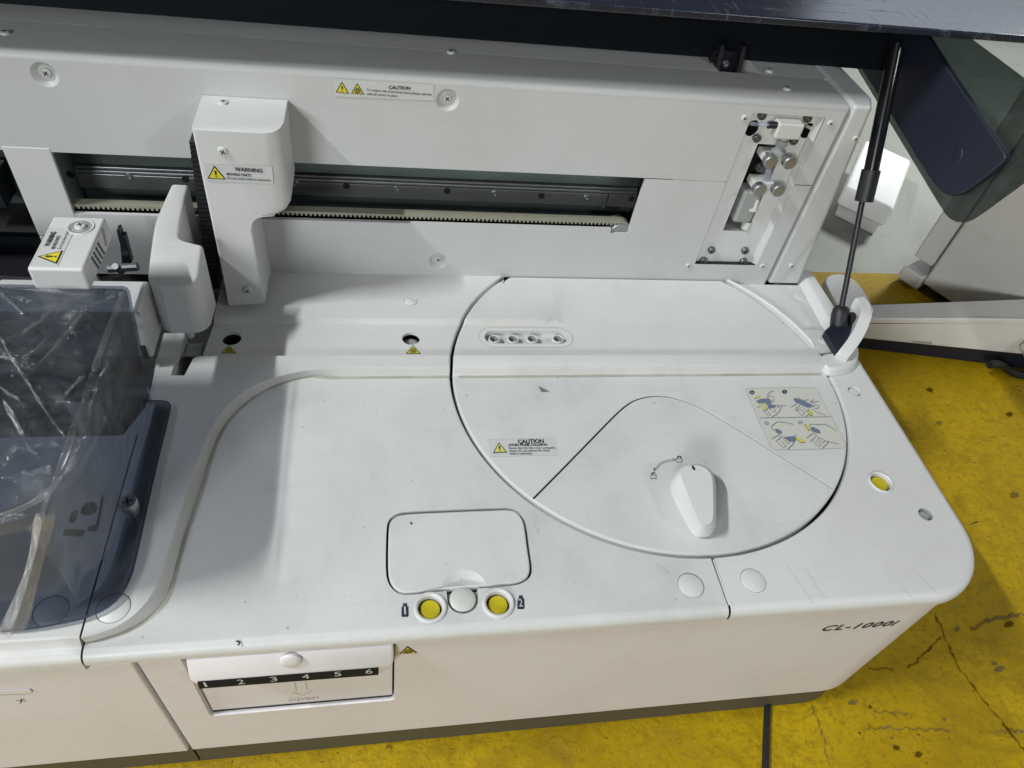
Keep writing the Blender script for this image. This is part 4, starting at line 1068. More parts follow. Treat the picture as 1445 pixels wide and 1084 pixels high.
# round the front-right vertical edge of upper block
def front_pt(x, z, ins):
    return (min(max(x, XL + ins * .3), XR - ins if z > .115 else x), YA, min(z, ZT - ins * .35))
R2 = [(x, YA + (.016 if x > XR - .013 and z > .1135 else .0018), z) for x, z in fo]
R2b = [((x - .0022) if x > XR - .013 and z > .1135 else x + (.0004 if x < -.40 else -.0004), YA + (.007 if x > XR - .013 and z > .1135 else .0006), z - (.0004 if z > .19 else 0)) for x, z in fo]
R3 = [((x - .0075) if x > XR - .013 and z > .1135 else x + (.0014 if x < -.40 else -.0014), YA + (.0016 if x > XR - .013 and z > .1135 else 0), z - (.0014 if z > .19 else 0)) for x, z in fo]
R4 = [((x - .015) if x > XR - .013 and z > .1135 else x + (.0020 if x < -.40 else -.0020), YA, z - (.0018 if z > .19 else 0)) for x, z in fo]
ac.loft([R1, R2, R2b, R3, R4], 'white', True)
tri = tessellate_polygon([[Vector((p[0], p[2], 0)) for p in R4]])
ac.add(R4, tri, 'white')
# slanted lower facet (set back lower left front)
arm = P('probe_arm_cover', ac, A, sm=50, label='tall white probe arm cover with warning sticker')
# lower wedge facet, proud of the leg
mb = MB()
w0 = [(XL + .001, YA - .0004, .0665), (XN - .0013, YA - .0004, .0320), (XN - .0012, YA - .0004, .0126), (XL + .001, YA - .0004, .0126)]
w1 = [(XL + .001, YA - .0004, .0665), (XN - .0013, YA - .0004, .0320), (XN - .0012, YA - .0016, .0126), (XL + .001, YA + .0002 - .0046, .0126)]
mb.add(w0 + w1, [(4, 5, 6, 7), (3, 7, 6, 2), (0, 3, 7, 4), (1, 2, 6, 5)], 'white'); P('lower_facet', mb, arm)
for px, py, y in ((314.5, 213.5, YA), (349.5, 409.5, YA - .003)):
    c = on(px, py, 1, y); put('screw', SC_W, arm, (c.x, y + .0004, c.z), (R(90), R(25), 0))
c = on(315, 145.5, 2, ZT); put('screw', SC_W, arm, (c.x, c.y, ZT - .0004), (0, 0, R(20)))
sticker(arm, 1, YA - .0001, [(288.5, 231), (384, 234.5), (386, 260), (294, 256)], [(302.5, 233.2), (293, 251.8), (319, 253)],
        [('WARNING', (331.5, 240.8), (371, 243.2), 5.2, .03), ('MOVING PARTS', (320.2, 246.8), (354.5, 248.8), 3.3, .025), ('Do not touch when in operation.', (321.2, 252.3), (383, 255.6), 3.2, .008)], (0, -1, 0))
# ribbed cable chain left of the arm
mb = MB()
ca, cb_ = on(279, 195, 1, .125), on(303, 402, 1, .125)
for i in range(34):
    f0, f1 = i / 34, (i + .82) / 34
    a, b_ = ca.lerp(cb_, f0), ca.lerp(cb_, f1)
    mb.box((min(a.x, b_.x) - .0055, .118, b_.z), (max(a.x, b_.x) + .0055, .134, a.z), 'black')
mb.tube([ca + Vector((0, .002, 0)), cb_ + Vector((0, .002, 0))], .0048, 'black', 8)
P('cable_chain', mb, A)
mb = MB(); c = on(306, 390, 1, .125)
mb.box((c.x - .003, .122, c.z - .020), (c.x + .002, .128, c.z + .012), 'greyplastic'); P('guide_block', mb, A, bevel=.0006)
mb = MB(); mb.box((c.x - .006, .120, c.z - .024), (c.x + .006, .130, c.z - .0202), 'screw'); P('guide_foot', mb, A, bevel=.0006)
mb = MB(); mb.box((c.x - .001, .120, c.z + .045), (c.x + .004, .124, c.z + .05), 'steel'); P('sensor_tab', mb, A)

# ---- reagent arm (hooked white arm)
ra = MB()
XA0, XA1 = -.4605, -.4195
def ra_x(y):
    l = XA0 + .0035 * max(0, (y - .09) / .06)
    r = XA1 + .001 * min(1, (y - .034) / .038)
    if y > .0715:
        k = min(1, (y - .0715) / .010); r = r - .0205 * (1 - (1 - k) ** 2.6) - .0025 * max(0, (y - .0815) / .07)
    if y < .046:
        k = (.046 - y) / .012; d_ = .012 * (1 - math.sqrt(max(0, 1 - k * k))); l += d_ * .8; r -= d_
    return l, r
def ra_top(y):
    k = min(1, max(0, (y - .034) / .07)); return .083 + .024 * (1 - (1 - k) ** 1.35)
ysr = [.034, .0341, .0343, .0347, .0352, .036, .037, .0385, .040, .042, .044, .046, .05, .055, .06, .066, .0712, .0716, .0720, .0728, .074, .0755, .0775, .080, .0815, .09, .10, .12, .1515]
rings = []
for y in ysr:
    l, r = ra_x(y); t_ = ra_top(y); b_ = .029
    rings.append([(l + .0012, y, b_), (l, y, b_ + .0015), (l, y, t_ - .0035), (l + .0004, y, t_ - .0016), (l + .0014, y, t_ - .0005), (l + .0032, y, t_), (r - .0032, y, t_), (r - .0014, y, t_ - .0005), (r - .0004, y, t_ - .0016), (r, y, t_ - .0035), (r, y, b_ + .0015), (r - .0012, y, b_)])
f0 = [(p[0], .0335, p[2] - (.0012 if p[2] > .07 else 0)) for p in rings[0]]
ra.loft([f0] + rings, 'white', True); ra.add(f0, [tuple(range(12))], 'white')
P('reagent_arm_cover', ra, A, sm=50, label='hook shaped white arm cover hovering above the deck gap')
mb = MB(); c = on(269, 474, 1, .045); mb.lathe([(.0035, .012), (.0035, 0), (.0028, -.001), (.0001, -.001)], (c.x, c.y, c.z), 'ivory', n=16); P('probe_tip', mb, A)

# ---- mixer block with vents
mx = MB()
ZB = .149
bt = onl([(73, 304), (150, 305), (117, 381), (38, 378)], 2, ZB)
bx0, bx1, by0, by1 = -.5122, -.4752, -.0278, .0368
mx.box((bx0, by0, .1295), (bx1, by1, ZB), 'white')
mxo = P('mixer_cover', mx, A, bevel=.0022, seg=3, label='white box cover with warning sticker and side vents')
c = on(114, 321, 2, ZB)
mb = MB(); mb.lathe([(.0088, .0003), (.0082, .0007), (.0060, .0001), (.0058, .0004), (.0001, .0004)], c, 'greyplastic', n=24); mb.lathe([(.0096, .0001), (.0092, .0009), (.0084, .0008), (.0074, .0003)], c, 'white', n=24); P('screw_dimple', mb, mxo)
put('screw', SC_W, mxo, (c.x, c.y, ZB + .0004), (0, 0, R(30)))
mb = MB()
for i in range(5):
    for j in range(4):
        y = -.010 + j * .0058 + i * .0010; z = .1445 - i * .0029
        mb.box((bx1 - .001, y, z - .0009), (bx1 + .0003, y + .0026, z + .0009), 'dark')
P('vent_slots', mb, mxo)
mb = MB()
for i in range(3):
    y = .024 - i * .001; z = .1445 - i * .0045
    mb.lathe([(.0028, 0), (.002, .0006), (.0001, .0006)], (bx1, y, z), 'greyplastic', (1, 0, 0), 12)
P('embossed_mark', mb, mxo)
# sticker on it, reading along the depth
mb = MB(); nz = Vector((0, 0, 1))
sp = [Vector((x, y, ZB)) for x, y in ((-.5103, -.0243), (-.4928, -.0243), (-.4928, .0207), (-.5103, .0207))]
mb.hexa(sp, [p + nz * .0002 for p in sp], 'film_white'); mb.ribbon([p + nz * .00025 for p in sp], .0003, nz, 'film_edge', True)
T = onl([(48, 361), (67, 373.5), (74.5, 358)], 2, ZB)
T = [Vector((-.5088, -.0143, ZB)), Vector((-.4938, -.0225, ZB)), Vector((-.4938, -.0065, ZB))]
tri_sign(mb, *T, nz, '!', .0004)
for txt, x, y0, y1, h, bo in (('WARNING', -.5042, -.0022, .0155, .0036, .03), ('MOVING PARTS', -.5000, -.0052, .0108, .0024, .025), ('Do not touch when in operation.', -.4957, -.0052, .0200, .0024, .005)):
    mb.text(txt, (x, y0, ZB + .0006), (x, y1, ZB + .0006), h, 'ink', nz, bo)
P('warning_sticker', mb, mxo)
# dark bracket right of the mixer
mb = MB()
for pts in ([(164, 325), (168, 323), (175, 340), (168, 343)], [(168, 336), (176, 333), (186, 372), (172, 374)]):
    q = onl(pts, 1, .11); mb.hexa(q, [p + Vector((0, .008, 0)) for p in q], 'black')
P('dark_bracket', mb, A, bevel=.0008)
mb = MB(); c = on(172, 377, 1, .10)
mb.tube([c + Vector((-.012, 0, -.002)), c + Vector((.014, 0, .001))], .004, 'screw', 10); mb.tube([c + Vector((-.004, .006, -.01)), c + Vector((-.004, -.004, .004))], .003, 'screw', 10); P('shaft_coupling', mb, A)

# ---- second white block below the hood
b2 = MB()
b2.box((-.5790, .0100, .0218), (-.4632, .0500, .0755), 'white')
b2o = P('washer_block', b2, A, bevel=.002, label='white block behind the tinted hood with a half hidden warning sticker')
mb = MB(); mb.box((-.4715, .0085, .0210), (-.4670, .0105, .037), 'dark'); P('notch', mb, b2o)
sticker(b2o, 1, .0099, [(104, 440), (198, 440), (200, 462), (106, 462)], [(118, 444.5), (105.5, 456.5), (131, 457)],
        [('WARNING', (146, 449.5), (181, 449.5), 4.6, .03), ('MOVING PARTS', (134, 453.5), (168, 453.6), 2.8, .02), ('Do not touch when in operation.', (134, 458.2), (195, 458.2), 3.0, .006)], (0, -1, 0))
mb = MB(); mb.box((-.4720, .0180, -.04), (-.4515, .0700, -.004), 'white'); mb.box((-.4720, .005, -.045), (-.4560, .0180, -.010), 'white'); P('wash_well', mb, A, bevel=.002)
mb = MB(); c = on(272, 497, 2, -.01); mb.box((c.x - .012, c.y - .006, c.z - .002), (c.x + .008, c.y + .012, c.z), 'steel'); P('sheet_metal_bracket', mb, A, bevel=.0005)
mb = MB(); mb.box((-.95, .06, .0), (-.592, .2, .008), 'black')
for i in range(3): mb.box((-.72 + i * .04, .16, .01 + i * .03), (-.69 + i * .04, .19, .03 + i * .036), 'black')
P('dark_mechanism', mb, A)

# ---- syringe module in its recess
sy = MB()
YP = W_Y + .006
sl0, sl1 = on(1069, 203, 1, YP), on(1057, 326.6, 1, YP); sr0 = on(1106, 203, 1, YP); sr1 = on(1020, 326.6, 1, YP)
zx0, zx1 = (sl0.x + sr1.x) / 2, (sr0.x + sl1.x) / 2
zz0, zz1 = sl1.z, sl0.z
ho1, ho2 = on(1061, 181, 1, YP), on(1139, 184.5, 1, YP)
def oval(c, rx, rz): return [(c.x + rx * math.cos(k * .393), c.z + rz * math.sin(k * .393)) for k in range(16)]
sx0, sx1 = rxa + .001, rxb - .006
sy.sheet([[(sx0, rza), (sx1, rza), (sx1, rzb), (sx0, rzb)], [(zx0, zz0), (zx1, zz0), (zx1, zz1), (zx0, zz1)], oval(ho1, .0068, .0085), oval(ho2, .0072, .0082)], XZ(YP), 'white')
# recess walls
sy.loft([[(rxa, W_Y, rza), (rxa, W_Y, rzb)], [(sx0, YP, rza), (sx0, YP, rzb)]], 'wall')
sy.loft([[(rxb, W_Y, rza), (rxb, W_Y, rzb)], [(rxb - .0015, W_Y + .0002, rza), (rxb - .0015, W_Y + .0002, rzb)], [(rxb - .0022, W_Y + .002, rza), (rxb - .0022, W_Y + .002, rzb)], [(sx1, YP, rza), (sx1, YP, rzb)]], 'wall')
sy.loft([[(rxa, W_Y, rzb), (rxb, W_Y, rzb)], [(sx0, YP, rzb), (sx1, YP, rzb)]], 'wall'); sy.loft([[(rxa, W_Y, rza), (rxb, W_Y, rza)], [(sx0, YP, rza), (sx1, YP, rza)]], 'dark')
DP = .032
sl = [(zx0, zz0), (zx1, zz0), (zx1, zz1), (zx0, zz1)]
sy.loft([[(x, YP, z) for x, z in sl], [(x, YP + DP, z) for x, z in sl]], 'greyplastic', True)
sy.sheet(sl, XZ(YP + DP), 'dark')
for c, rx, rz in ((ho1, .0068, .0085), (ho2, .0072, .0082)):
    l = oval(c, rx, rz); sy.loft([[(x, YP, z) for x, z in l], [(x, YP + .02, z) for x, z in l]], 'dark', True); sy.sheet(l, XZ(YP + .02), 'dark')
syr = P('syringe_module', sy, A, label='syringe drive recessed in the rear wall with knurled thumb knobs')
for px, py in ((1075.6, 164), (1140, 168), (1068.4, 196), (1120.7, 199.5), (1004.4, 354), (1051.8, 354.7), (993, 368.6), (1049.5, 369.8)):
    c = on(px, py, 1, YP - .003); put('screw', SC_M, syr, (c.x, YP - .0006, c.z), FRONT)
mb = MB()
c0, c1 = on(1099, 172, 1, YP - .012), on(1128, 196, 1, YP - .012)
mb.box((c0.x, YP - .016, c1.z), (c1.x - .002, YP, c0.z), 'ivory'); P('valve_block', mb, syr, bevel=.002)
mb = MB(); mb.tube([on(1084, 176.5, 1, YP - .010), on(1102, 177, 1, YP - .010)], .0034, 'black', 14); P('tube_fitting', mb, syr)
mb = MB(); mb.tube([on(1057, 174, 1, YP - .004), on(1070, 176, 1, YP - .008), on(1086, 176.5, 1, YP - .010)], .0018, 'tubing', 10); P('clear_tube', mb, syr)
mb = MB(); mb.tube([on(1138, 178, 1, YP + .004), on(1145, 181, 1, YP - .002)], .0016, 'cap', 10); P('white_tube_end', mb, syr)
YK = YP - .002
mb = MB(); a, b_ = on(1104, 196, 1, YK), on(1104, 214, 1, YK)
mb.lathe([(.0058, 0), (.0058, -.006), (.0045, -.007), (.0045, -.010), (.0075, -.011), (.0075, -.016), (.0001, -.016)], on(1105, 197, 1, YK), 'greyplastic', n=18); P('syringe_head', mb, syr)
for (x0, x1, y0, y1, dep) in ((1078, 1124, 217, 229, 0), (1064, 1106, 256, 268, .0)):
    a, b_ = on(x0, y0, 1, YK - .004), on(x1, y1, 1, YK - .004)
    mb = MB(); mb.box((a.x, YK - .006, b_.z), (b_.x - .002, YK + .012, a.z), 'ivory'); P('clamp_bar', mb, syr, bevel=.0015)
for px, py in ((1087.5, 228.5), (1114.5, 230), (1072, 268.5), (1098.5, 269)):
    c = on(px, py, 1, YK - .014)
    mb = MB(); mb.lathe([(.0040, .012), (.0040, .006), (.0068, .0055), (.0070, .005), (.0070, -.001), (.0062, -.002), (.0001, -.002)], c, 'steel', (0, 1, 0), 24); P('thumb_knob', mb, syr)
mb = MB(); mb.tube([on(1088, 236, 1, YK), on(1078, 260, 1, YK)], .0042, 'tubing', 12); mb.tube([on(1088, 236, 1, YK), on(1078, 260, 1, YK)], .0016, 'steel', 8); P('glass_syringe', mb, syr)
mb = MB(); a = on(1066, 262, 1, YK + .006); e = on(1058, 312, 1, YK + .006)
mb.box((a.x - .012, YK, e.z), (a.x + .010, YK + .022, a.z - .004), 'greyplastic'); P('plunger_carriage', mb, syr, bevel=.004)
mb = MB(); mb.tube([on(1069, 284, 1, YK - .002), on(1064, 298, 1, YK - .002)], .0022, 'cap', 8); mb.tube([on(1058, 297, 1, YK - .001), on(1068, 297, 1, YK - .001)], .002, 'cap', 8); P('plunger_rod', mb, syr)
mb = MB(); mb.lathe([(.0052, 0), (.0056, -.002), (.0056, -.010), (.0001, -.010)], on(1056, 311, 1, YK + .006), 'cap', n=16); P('plunger_tip', mb, syr)
for px, py in ((1070, 233), (1096, 234)):
    c = on(px, py, 1, YP + .012); put('screw', SC_M, syr, c, FRONT)

# ---- lid: back board, glossy top, side cheek, hinge
YBd, ZL = .2415, .2965
mb = MB()
mb.box((-1.0, YBd, W_T + .0008), (.279, YBd + .008, ZL - .006), 'board')
lid = P('raised_lid', mb, A, label='dark navy lid of the analyzer standing open above the wall')
mb = MB()
yfl = on(770, -1, 2, ZL).y; yfr = on(1445, 51, 2, ZL).y; xfl, xfr = on(770, -1, 2, ZL).x, on(1445, 51, 2, ZL).x
sl_ = (yfr - yfl) / (xfr - xfl)
f_ = [(-1.0, yfl + sl_ * (-1.0 - xfl)), (.72, yfl + sl_ * (.72 - xfl)), (.72, .52), (-1.0, .52)]
mb.hexa([(*p, ZL - .007) for p in f_], [(*p, ZL) for p in f_], 'scratch')
P('lid_top', mb, lid, bevel=.0022, seg=3, label='glossy dark lid top with white scratches')
mb = MB()
for x in (.0705, .0935):
    mb.hexa([(x - .0022, .2165, W_T - .012), (x + .0022, .2165, W_T - .012), (x + .0022, .238, W_T - .012), (x - .0022, .238, W_T - .012)], [(x - .0022, .226, W_T + .020), (x + .0022, .226, W_T + .020), (x + .0022, .2412, W_T + .020), (x - .0022, .2412, W_T + .020)], 'black')
mb.box((.066, .232, W_T - .012), (.098, .2412, W_T + .012), 'black')
P('lid_hinge', mb, lid)
for px, py in ((1024, 90), (1041.5, 91)):
    c = on(px, py, 1, .232); put('screw', SC_R, lid, (c.x, .2318, c.z), FRONT)
# smoked side cheek: outline in the plane x = XC
XC = .280
ck_px = [(1155, 10), (1209, 96), (1270, 197), (1320, 280), (1334, 302), (1341, 309), (1350, 313.5), (1360, 314), (1370, 310), (1385, 300), (1415, 278), (1445, 256), (1560, 172), (1480, 10)]
ck = [(v.y, v.z) for v in onl(ck_px, 0, XC)]
def clipz(pl, zm):
    o = []
    for i, p in enumerate(pl):
        q = pl[(i + 1) % len(pl)]
        if p[1] <= zm: o.append(p)
        if (p[1] <= zm) != (q[1] <= zm):
            f = (zm - p[1]) / (q[1] - p[1]); o.append((p[0] + (q[0] - p[0]) * f, zm))
    return o
ck = clipz(ck, ZL - .008)
YZ = lambda x: (lambda u, v: (x, u, v))
mb = MB(); mb.prism(ck, YZ(XC), YZ(XC + .003), 'cheek')
ckp = P('side_cheek', mb, lid, label='smoked transparent side cheek of the lid')
np_px = [(1170, 12), (1225, 104), (1262, 160), (1300, 222), (1318, 250), (1328, 264), (1340, 274), (1350, 277), (1362, 275), (1372, 270), (1400, 250), (1424, 229), (1428, 222), (1425, 214), (1390, 163), (1350, 105), (1290, 12)]
npl = [(v.y, v.z) for v in onl(np_px, 0, XC - .001)]
npl = clipz(npl, ZL - .0085)
mb = MB(); mb.prism(npl, YZ(XC - .0075), YZ(XC - .0004), 'navy')
nv = P('cheek_plate', mb, ckp, bevel=.0022, seg=3)
c = on(1349, 219, 0, XC - .0078)
mb = MB(); mb.lathe([(.0085, 0), (.008, -.0006), (.0042, -.0012), (.004, -.0028), (.0020, -.0030), (.0018, -.002), (.0001, -.002)], c, 'navy', (1, 0, 0), 24); P('cheek_bolt', mb, ckp)

# ---- gas strut and its bracket
gs = MB()
B0 = on(1187, 437, 0, .2385); T0 = on(1266, 62, 0, .2400)
d = (T0 - B0).normalized()
kk = lambda px, py: on(px, py, 0, .239)
gs.tube([B0, kk(1218.5, 275)], .0031, 'black', 14)
strut = P('gas_strut', gs, A, label='black gas strut holding the lid open')
mb = MB(); mb.tube([kk(1219, 284), kk(1229.5, 240)], .0094, 'rubber', 20); P('strut_sleeve', mb, strut)
mb = MB(); mb.tube([kk(1229, 243), T0], .0074, 'strutm', 20); P('strut_cylinder', mb, strut)
mb = MB(); e0 = on(1183, 462, 0, .236); mb.tube([e0, B0.lerp(e0, .3), B0 + d * .0006, B0 + d * .004], [.0092, .0098, .0088, .0060], 'rubber', 18); P('ball_socket', mb, strut, bevel=.0008)
mb = MB(); c = on(1195, 449, 0, .242); mb.lathe([(.006, 0), (.006, .008), (.0001, .008)], c, 'rubber', (1, .2, 0), 16); P('ball_joint', mb, strut)
# right side rail of the deck
mb = MB()
pr_ = [(.2255, -.003), (.2270, .0002), (.2330, .0070), (.2345, .0080), (.2500, .0080), (.2512, .0070), (.2512, -.003)]
y0_, y1_ = .070, .172
mb.loft([[(x + (.005 if y > .1 and x < .24 else 0), y, z) for x, z in pr_] for y in (y0_, y1_)], 'white')
for y in (y0_, y1_): mb.add([(x + (.005 if y > .1 and x < .24 else 0), y, z) for x, z in pr_], [tuple(range(7))], 'white')
side = P('side_rail', mb, A, bevel=.002)
# bracket: navy plate, white shell, rounded foot
mb = MB()
foot_ = [tuple(v)[:2] for v in onl([(1160, 513), (1172, 521.5), (1190, 519), (1203, 514), (1211, 505), (1213, 495), (1209, 485), (1200, 478), (1182, 496), (1158, 499)], 2, .009)]
foot_ = [tuple(p) for p in smooth(foot_, 1, True)]
fb = [(p[0] + (.003 if p[0] > .21 else 0), p[1] - (.004 if p[1] < .020 else 0)) for p in foot_]
mb.hexa([(*p, -.001) for p in fb], [(*p, .0092) for p in foot_], 'white'); br = P('strut_bracket', mb, A, bevel=.0035, seg=3, label='rounded white strut bracket at right rear of the deck')
mb = MB()
q0 = onl([(1122, 464.5), (1162, 465), (1182, 497), (1156, 499.5)], 2, .0040)
mb.hexa([Vector((p.x, p.y, .0006)) for p in q0], q0, 'white'); mb.ribbon([p + Vector((0, 0, .0002)) for p in q0], .0009, (0, 0, 1), 'grime', True); P('bracket_cover', mb, br, bevel=.0008)
mb = MB(); c = on(1163, 481, 2, .0041); mb.lathe([(.0062, .0002), (.0058, .0010), (.0045, .0010), (.0040, .0002), (.0032, .0002), (.0026, .0009), (.0001, .0009)], c, 'ivory', n=22); P('screw_plug', mb, br)
mb = MB()
q0 = onl([(1164, 467), (1182, 497), (1188, 492), (1200, 475), (1203, 462), (1200, 448), (1188, 445)], 2, .016)
mb.hexa([Vector((p.x, p.y, .008)) for p in q0], q0, 'navy'); P('bracket_plate', mb, br)
# curved white shell: vertical wall around the ball joint
shell_px = [(1181, 497.5), (1190, 488), (1198, 476), (1202.5, 463), (1203, 452), (1200, 444), (1195, 439)]
ins_w = [Vector((p.x, p.y, 0)) for p in onl(shell_px, 2, .016)]
cs_ = Vector((sum(p.x for p in ins_w) / 7 - .012, sum(p.y for p in ins_w) / 7 + .006, 0))
ins_w = [Vector((*p, 0)) for p in smooth([p.to_2d() for p in ins_w], 1)]
out_w = [Vector((*p, 0)) for p in offline([tuple(p)[:2] for p in ins_w], -.0125)]
if (out_w[6] - cs_).length < (ins_w[6] - cs_).length: out_w = [Vector((*p, 0)) for p in offline([tuple(p)[:2] for p in ins_w], .0125)]
out_w[0] = ins_w[0] + Vector((.0022, -.0012, 0))
hts = [.004 + .022 * min(1, i / 7) for i in range(len(ins_w))]
mb = MB()
zz = lambda l, h: [Vector((p.x, p.y, .010 + hh)) for p, hh in zip(l, h)]
z0l = lambda l: [Vector((p.x, p.y, .0085)) for p in l]
mb.loft([z0l(ins_w), zz(ins_w, hts), zz(out_w, hts), z0l(out_w), z0l(ins_w)], 'white')
for i in (0, -1):
    mb.add([z0l(ins_w)[i], zz(ins_w, hts)[i], zz(out_w, hts)[i], z0l(out_w)[i]], [(0, 1, 2, 3)], 'white')
P('bracket_shell', mb, br, bevel=.001)

# ------------------------------------------------------------------ crumpled clear film on the hood (a thing of its own)
fm = MB()
NX, NY = 150, 130
rnd = random.Random(9)
ridges = []
for _ in range(34):
    ang = rnd.choice([rnd.gauss(60, 14), rnd.gauss(60, 14), rnd.gauss(-50, 18), rnd.uniform(0, 180)]); ridges.append((rnd.uniform(-.02, .22), rnd.uniform(-.05, .3), R(ang), rnd.uniform(.002, .007), rnd.uniform(.0012, .0040), rnd.uniform(.03, .12)))
def wr(s, t):
    h = 0
    for (a, b_, an, w, amp, ln) in ridges:
        dx, dy = s - a, t - b_; u = dx * math.cos(an) + dy * math.sin(an); v = -dx * math.sin(an) + dy * math.cos(an)
        if abs(u) < ln and abs(v) < w * 3:
            h += amp * math.exp(-abs(v) / w) * (1 - (u / ln) ** 2)
    return h + .0007 * math.sin(s * 130 + 3 * math.sin(t * 60)) * math.sin(t * 95 + 2 * math.sin(s * 70))
# s runs from the hood's middle to the right and then down its side; t from the rear edge to the front and down
XTR, YTR, YTF = -.4510, -.0190, -.2235
rows_ = []
for j in range(NY + 1):
    t_ = -.004 + .219 * j / NY
    row = []
    for i in range(NX + 1):
        s_ = .300 * (1 - i / NX) - .090                      # positive: on the top, negative: down the right side
        x = XTR - max(s_, 0); y = YTR - min(t_, YTR - YTF); z = HT + .002
        n_ = Vector((0, 0, 1))
        if s_ < 0: z += s_ * .98; x += .003 - .06 * s_ * s_; n_ = Vector((1, 0, .1))
        over = t_ - (YTR - YTF)
        if over > 0: z -= over; y -= .002; n_ = Vector((0, -1, .1))
        if s_ < 0 and t_ > .165:                          # rounded front corner
            k = min(1, (t_ - .165) / .028); x -= .012 * k * k
        if s_ >= 0 and over > 0 and x > -.475: y += .006 * min(1, (x + .475) / .02)
        if z < .030: z = .030 + (z - .03) * .1
        p = Vector((x, y, z)) + n_ * (.0012 + wr(s_, t_))
        row.append(p)
    rows_.append(row)
fm.loft(rows_, 'filmc')
# twisted tail hanging over the front edge
tail = [on(63, 726, 1, -.2345), on(60, 748, 1, -.236), on(48, 800, 1, -.238), on(32, 850, 1, -.241), on(16, 893, 1, -.246)]
tail = smooth(tail, 2)
L1, L2, L3 = [], [], []
for i, p in enumerate(tail):
    f = i / (len(tail) - 1); w = .0035 + .0035 * f + .001 * math.sin(f * 9)
    L1.append(p + Vector((-w, .001, 0))); L2.append(p + Vector((0, -.004, .001))); L3.append(p + Vector((w, .001, 0)))
M['fold'] = clear('film_fold', (.95, .955, .96), 2.0, .07, .25, (.70, .71, .73), 260, 1.0, cap=.55)
fm.loft([L1, L2, L3], 'fold')
zf = HT + .0062
for pts, w in (([(-8, 462), (7, 488), (22, 516), (36, 534), (55, 566), (66, 582), (90, 615)], .0030), ([(6, 566), (10, 575), (22, 596), (33, 615)], .0042), ([(22, 625), (14, 642), (3, 660)], .0026), ([(37, 626), (44, 636), (52, 640)], .0022),
               ([(106, 455), (85, 480), (63, 503), (36, 530)], .0034), ([(170, 414), (140, 425), (116, 440), (104, 458)], .0020), ([(160, 412), (110, 415), (60, 409), (0, 404)], .0022), ([(80, 425), (60, 450), (30, 470)], .0018), ([(0, 412), (14, 424), (33, 443)], .0042), ([(0, 545), (14, 556), (28, 562)], .0046), ([(120, 530), (95, 552), (72, 580)], .0020), ([(64, 480), (40, 500), (20, 512)], .0014)):
    q = smooth(onl(pts, 2, zf), 2)
    a_, b_, c_ = [], [], []
    for i, p in enumerate(q):
        e = (q[min(i + 1, len(q) - 1)] - q[max(i - 1, 0)]).normalized(); n_ = Vector((-e.y, e.x, 0)) * w * .55 * (.35 + .65 * math.sin(math.pi * (i + .5) / len(q))) * rnd.uniform(.6, 1.3)
        a_.append(p + n_ * .6 - Vector((0, 0, .0012))); b_.append(p + Vector((rnd.uniform(-.0008, .0008), rnd.uniform(-.0008, .0008), rnd.uniform(-.0012, .0026)))); c_.append(p - n_ * .6 - Vector((0, 0, .0012)))
    fm.loft([a_, b_, c_], 'fold')
for pts in ([(173, 412), (150, 465), (133, 515), (116, 566), (100, 605), (87, 648), (76, 682), (60, 700), (30, 716), (0, 727)],):
    q = smooth(onl(pts, 2, HT + .004), 2); a_ = [p + Vector((.0022, 0, -.002)) for p in q]; b_ = [p + Vector((0, 0, .001 + rnd.uniform(0, .0006))) for p in q]; c_ = [p - Vector((.0016, 0, .001)) for p in q]
    fm.loft([a_, b_, c_], 'fold')
film = P('plastic_film', fm, None, sm=60)
film['label'] = 'crumpled clear plastic film wrapped over the tinted hood at the left'; film['category'] = 'plastic film'

# ------------------------------------------------------------------ things behind and beside the analyser
# white bar-shaped unit on the floor at the right
by = on(1230, 500, 2, FLOOR).y
T_ = thing('low_white_unit', 'low stained white machine base with dark skirt behind the strut bracket', 'machine base', (.75, by, FLOOR))
q = onl([(1208, 430), (1330, 425.5), (1450, 421.5), (1450, 504), (1330, 492), (1208, 481)], 1, by)
dirv = Vector((1, -.17, 0)).normalized()
def face(px, py):
    dd = RX * ((px - PCX) / FPX) + RY * ((py - PCY) / FPX) + RZ
    nn = Vector((.17, 1, 0)).normalized(); p0 = Vector((on(1230, 500, 2, FLOOR).x, by, 0))
    return CAM + dd * ((p0 - CAM).dot(nn) / dd.dot(nn))
bk = Vector((.17, 1, 0)).normalized()
FT = [face(*p) for p in ((1120, 452), (1228, 449.5), (1404, 450), (1560, 454))]
BT = [on(p[0], p[1], 2, f.z) for p, f in zip(((1120, 433), (1228, 429.5), (1404, 423), (1560, 417)), FT)]
dn = Vector((0, 0, -.012))
mb = MB(); mb.hexa([p + dn for p in FT + BT[::-1]], FT + BT[::-1], 'bgwhite'); P('upper_shell', mb, T_, bevel=.003)
F2 = [p + dn + bk * .004 for p in FT]; F3 = [face(*p) + bk * .004 for p in ((1120, 470), (1228, 481.5), (1404, 499), (1560, 514.5))]
B2 = [p + dn - bk * .004 for p in BT]; B3 = [Vector((p.x, p.y, q.z)) for p, q in zip(B2, F3)]
mb = MB(); mb.hexa(F3 + B3[::-1], F2 + B2[::-1], 'bgwhite'); P('lower_shell', mb, T_, bevel=.003)
F4 = [p + bk * .008 for p in F3]; B4 = [p - bk * .006 for p in B3]
mb = MB(); mb.hexa([Vector((p.x, p.y, FLOOR + .0005)) for p in F4 + B4[::-1]], F4 + B4[::-1], 'navy'); P('skirt', mb, T_)
mb = MB(); M['stain'] = simple('grey_stain', (.40, .385, .31), .7, 0, .25, 60)
f_ = [face(*p) + bk * .0035 for p in ((1289, 483), (1316, 484.5), (1317, 488), (1304, 487), (1290, 486))]
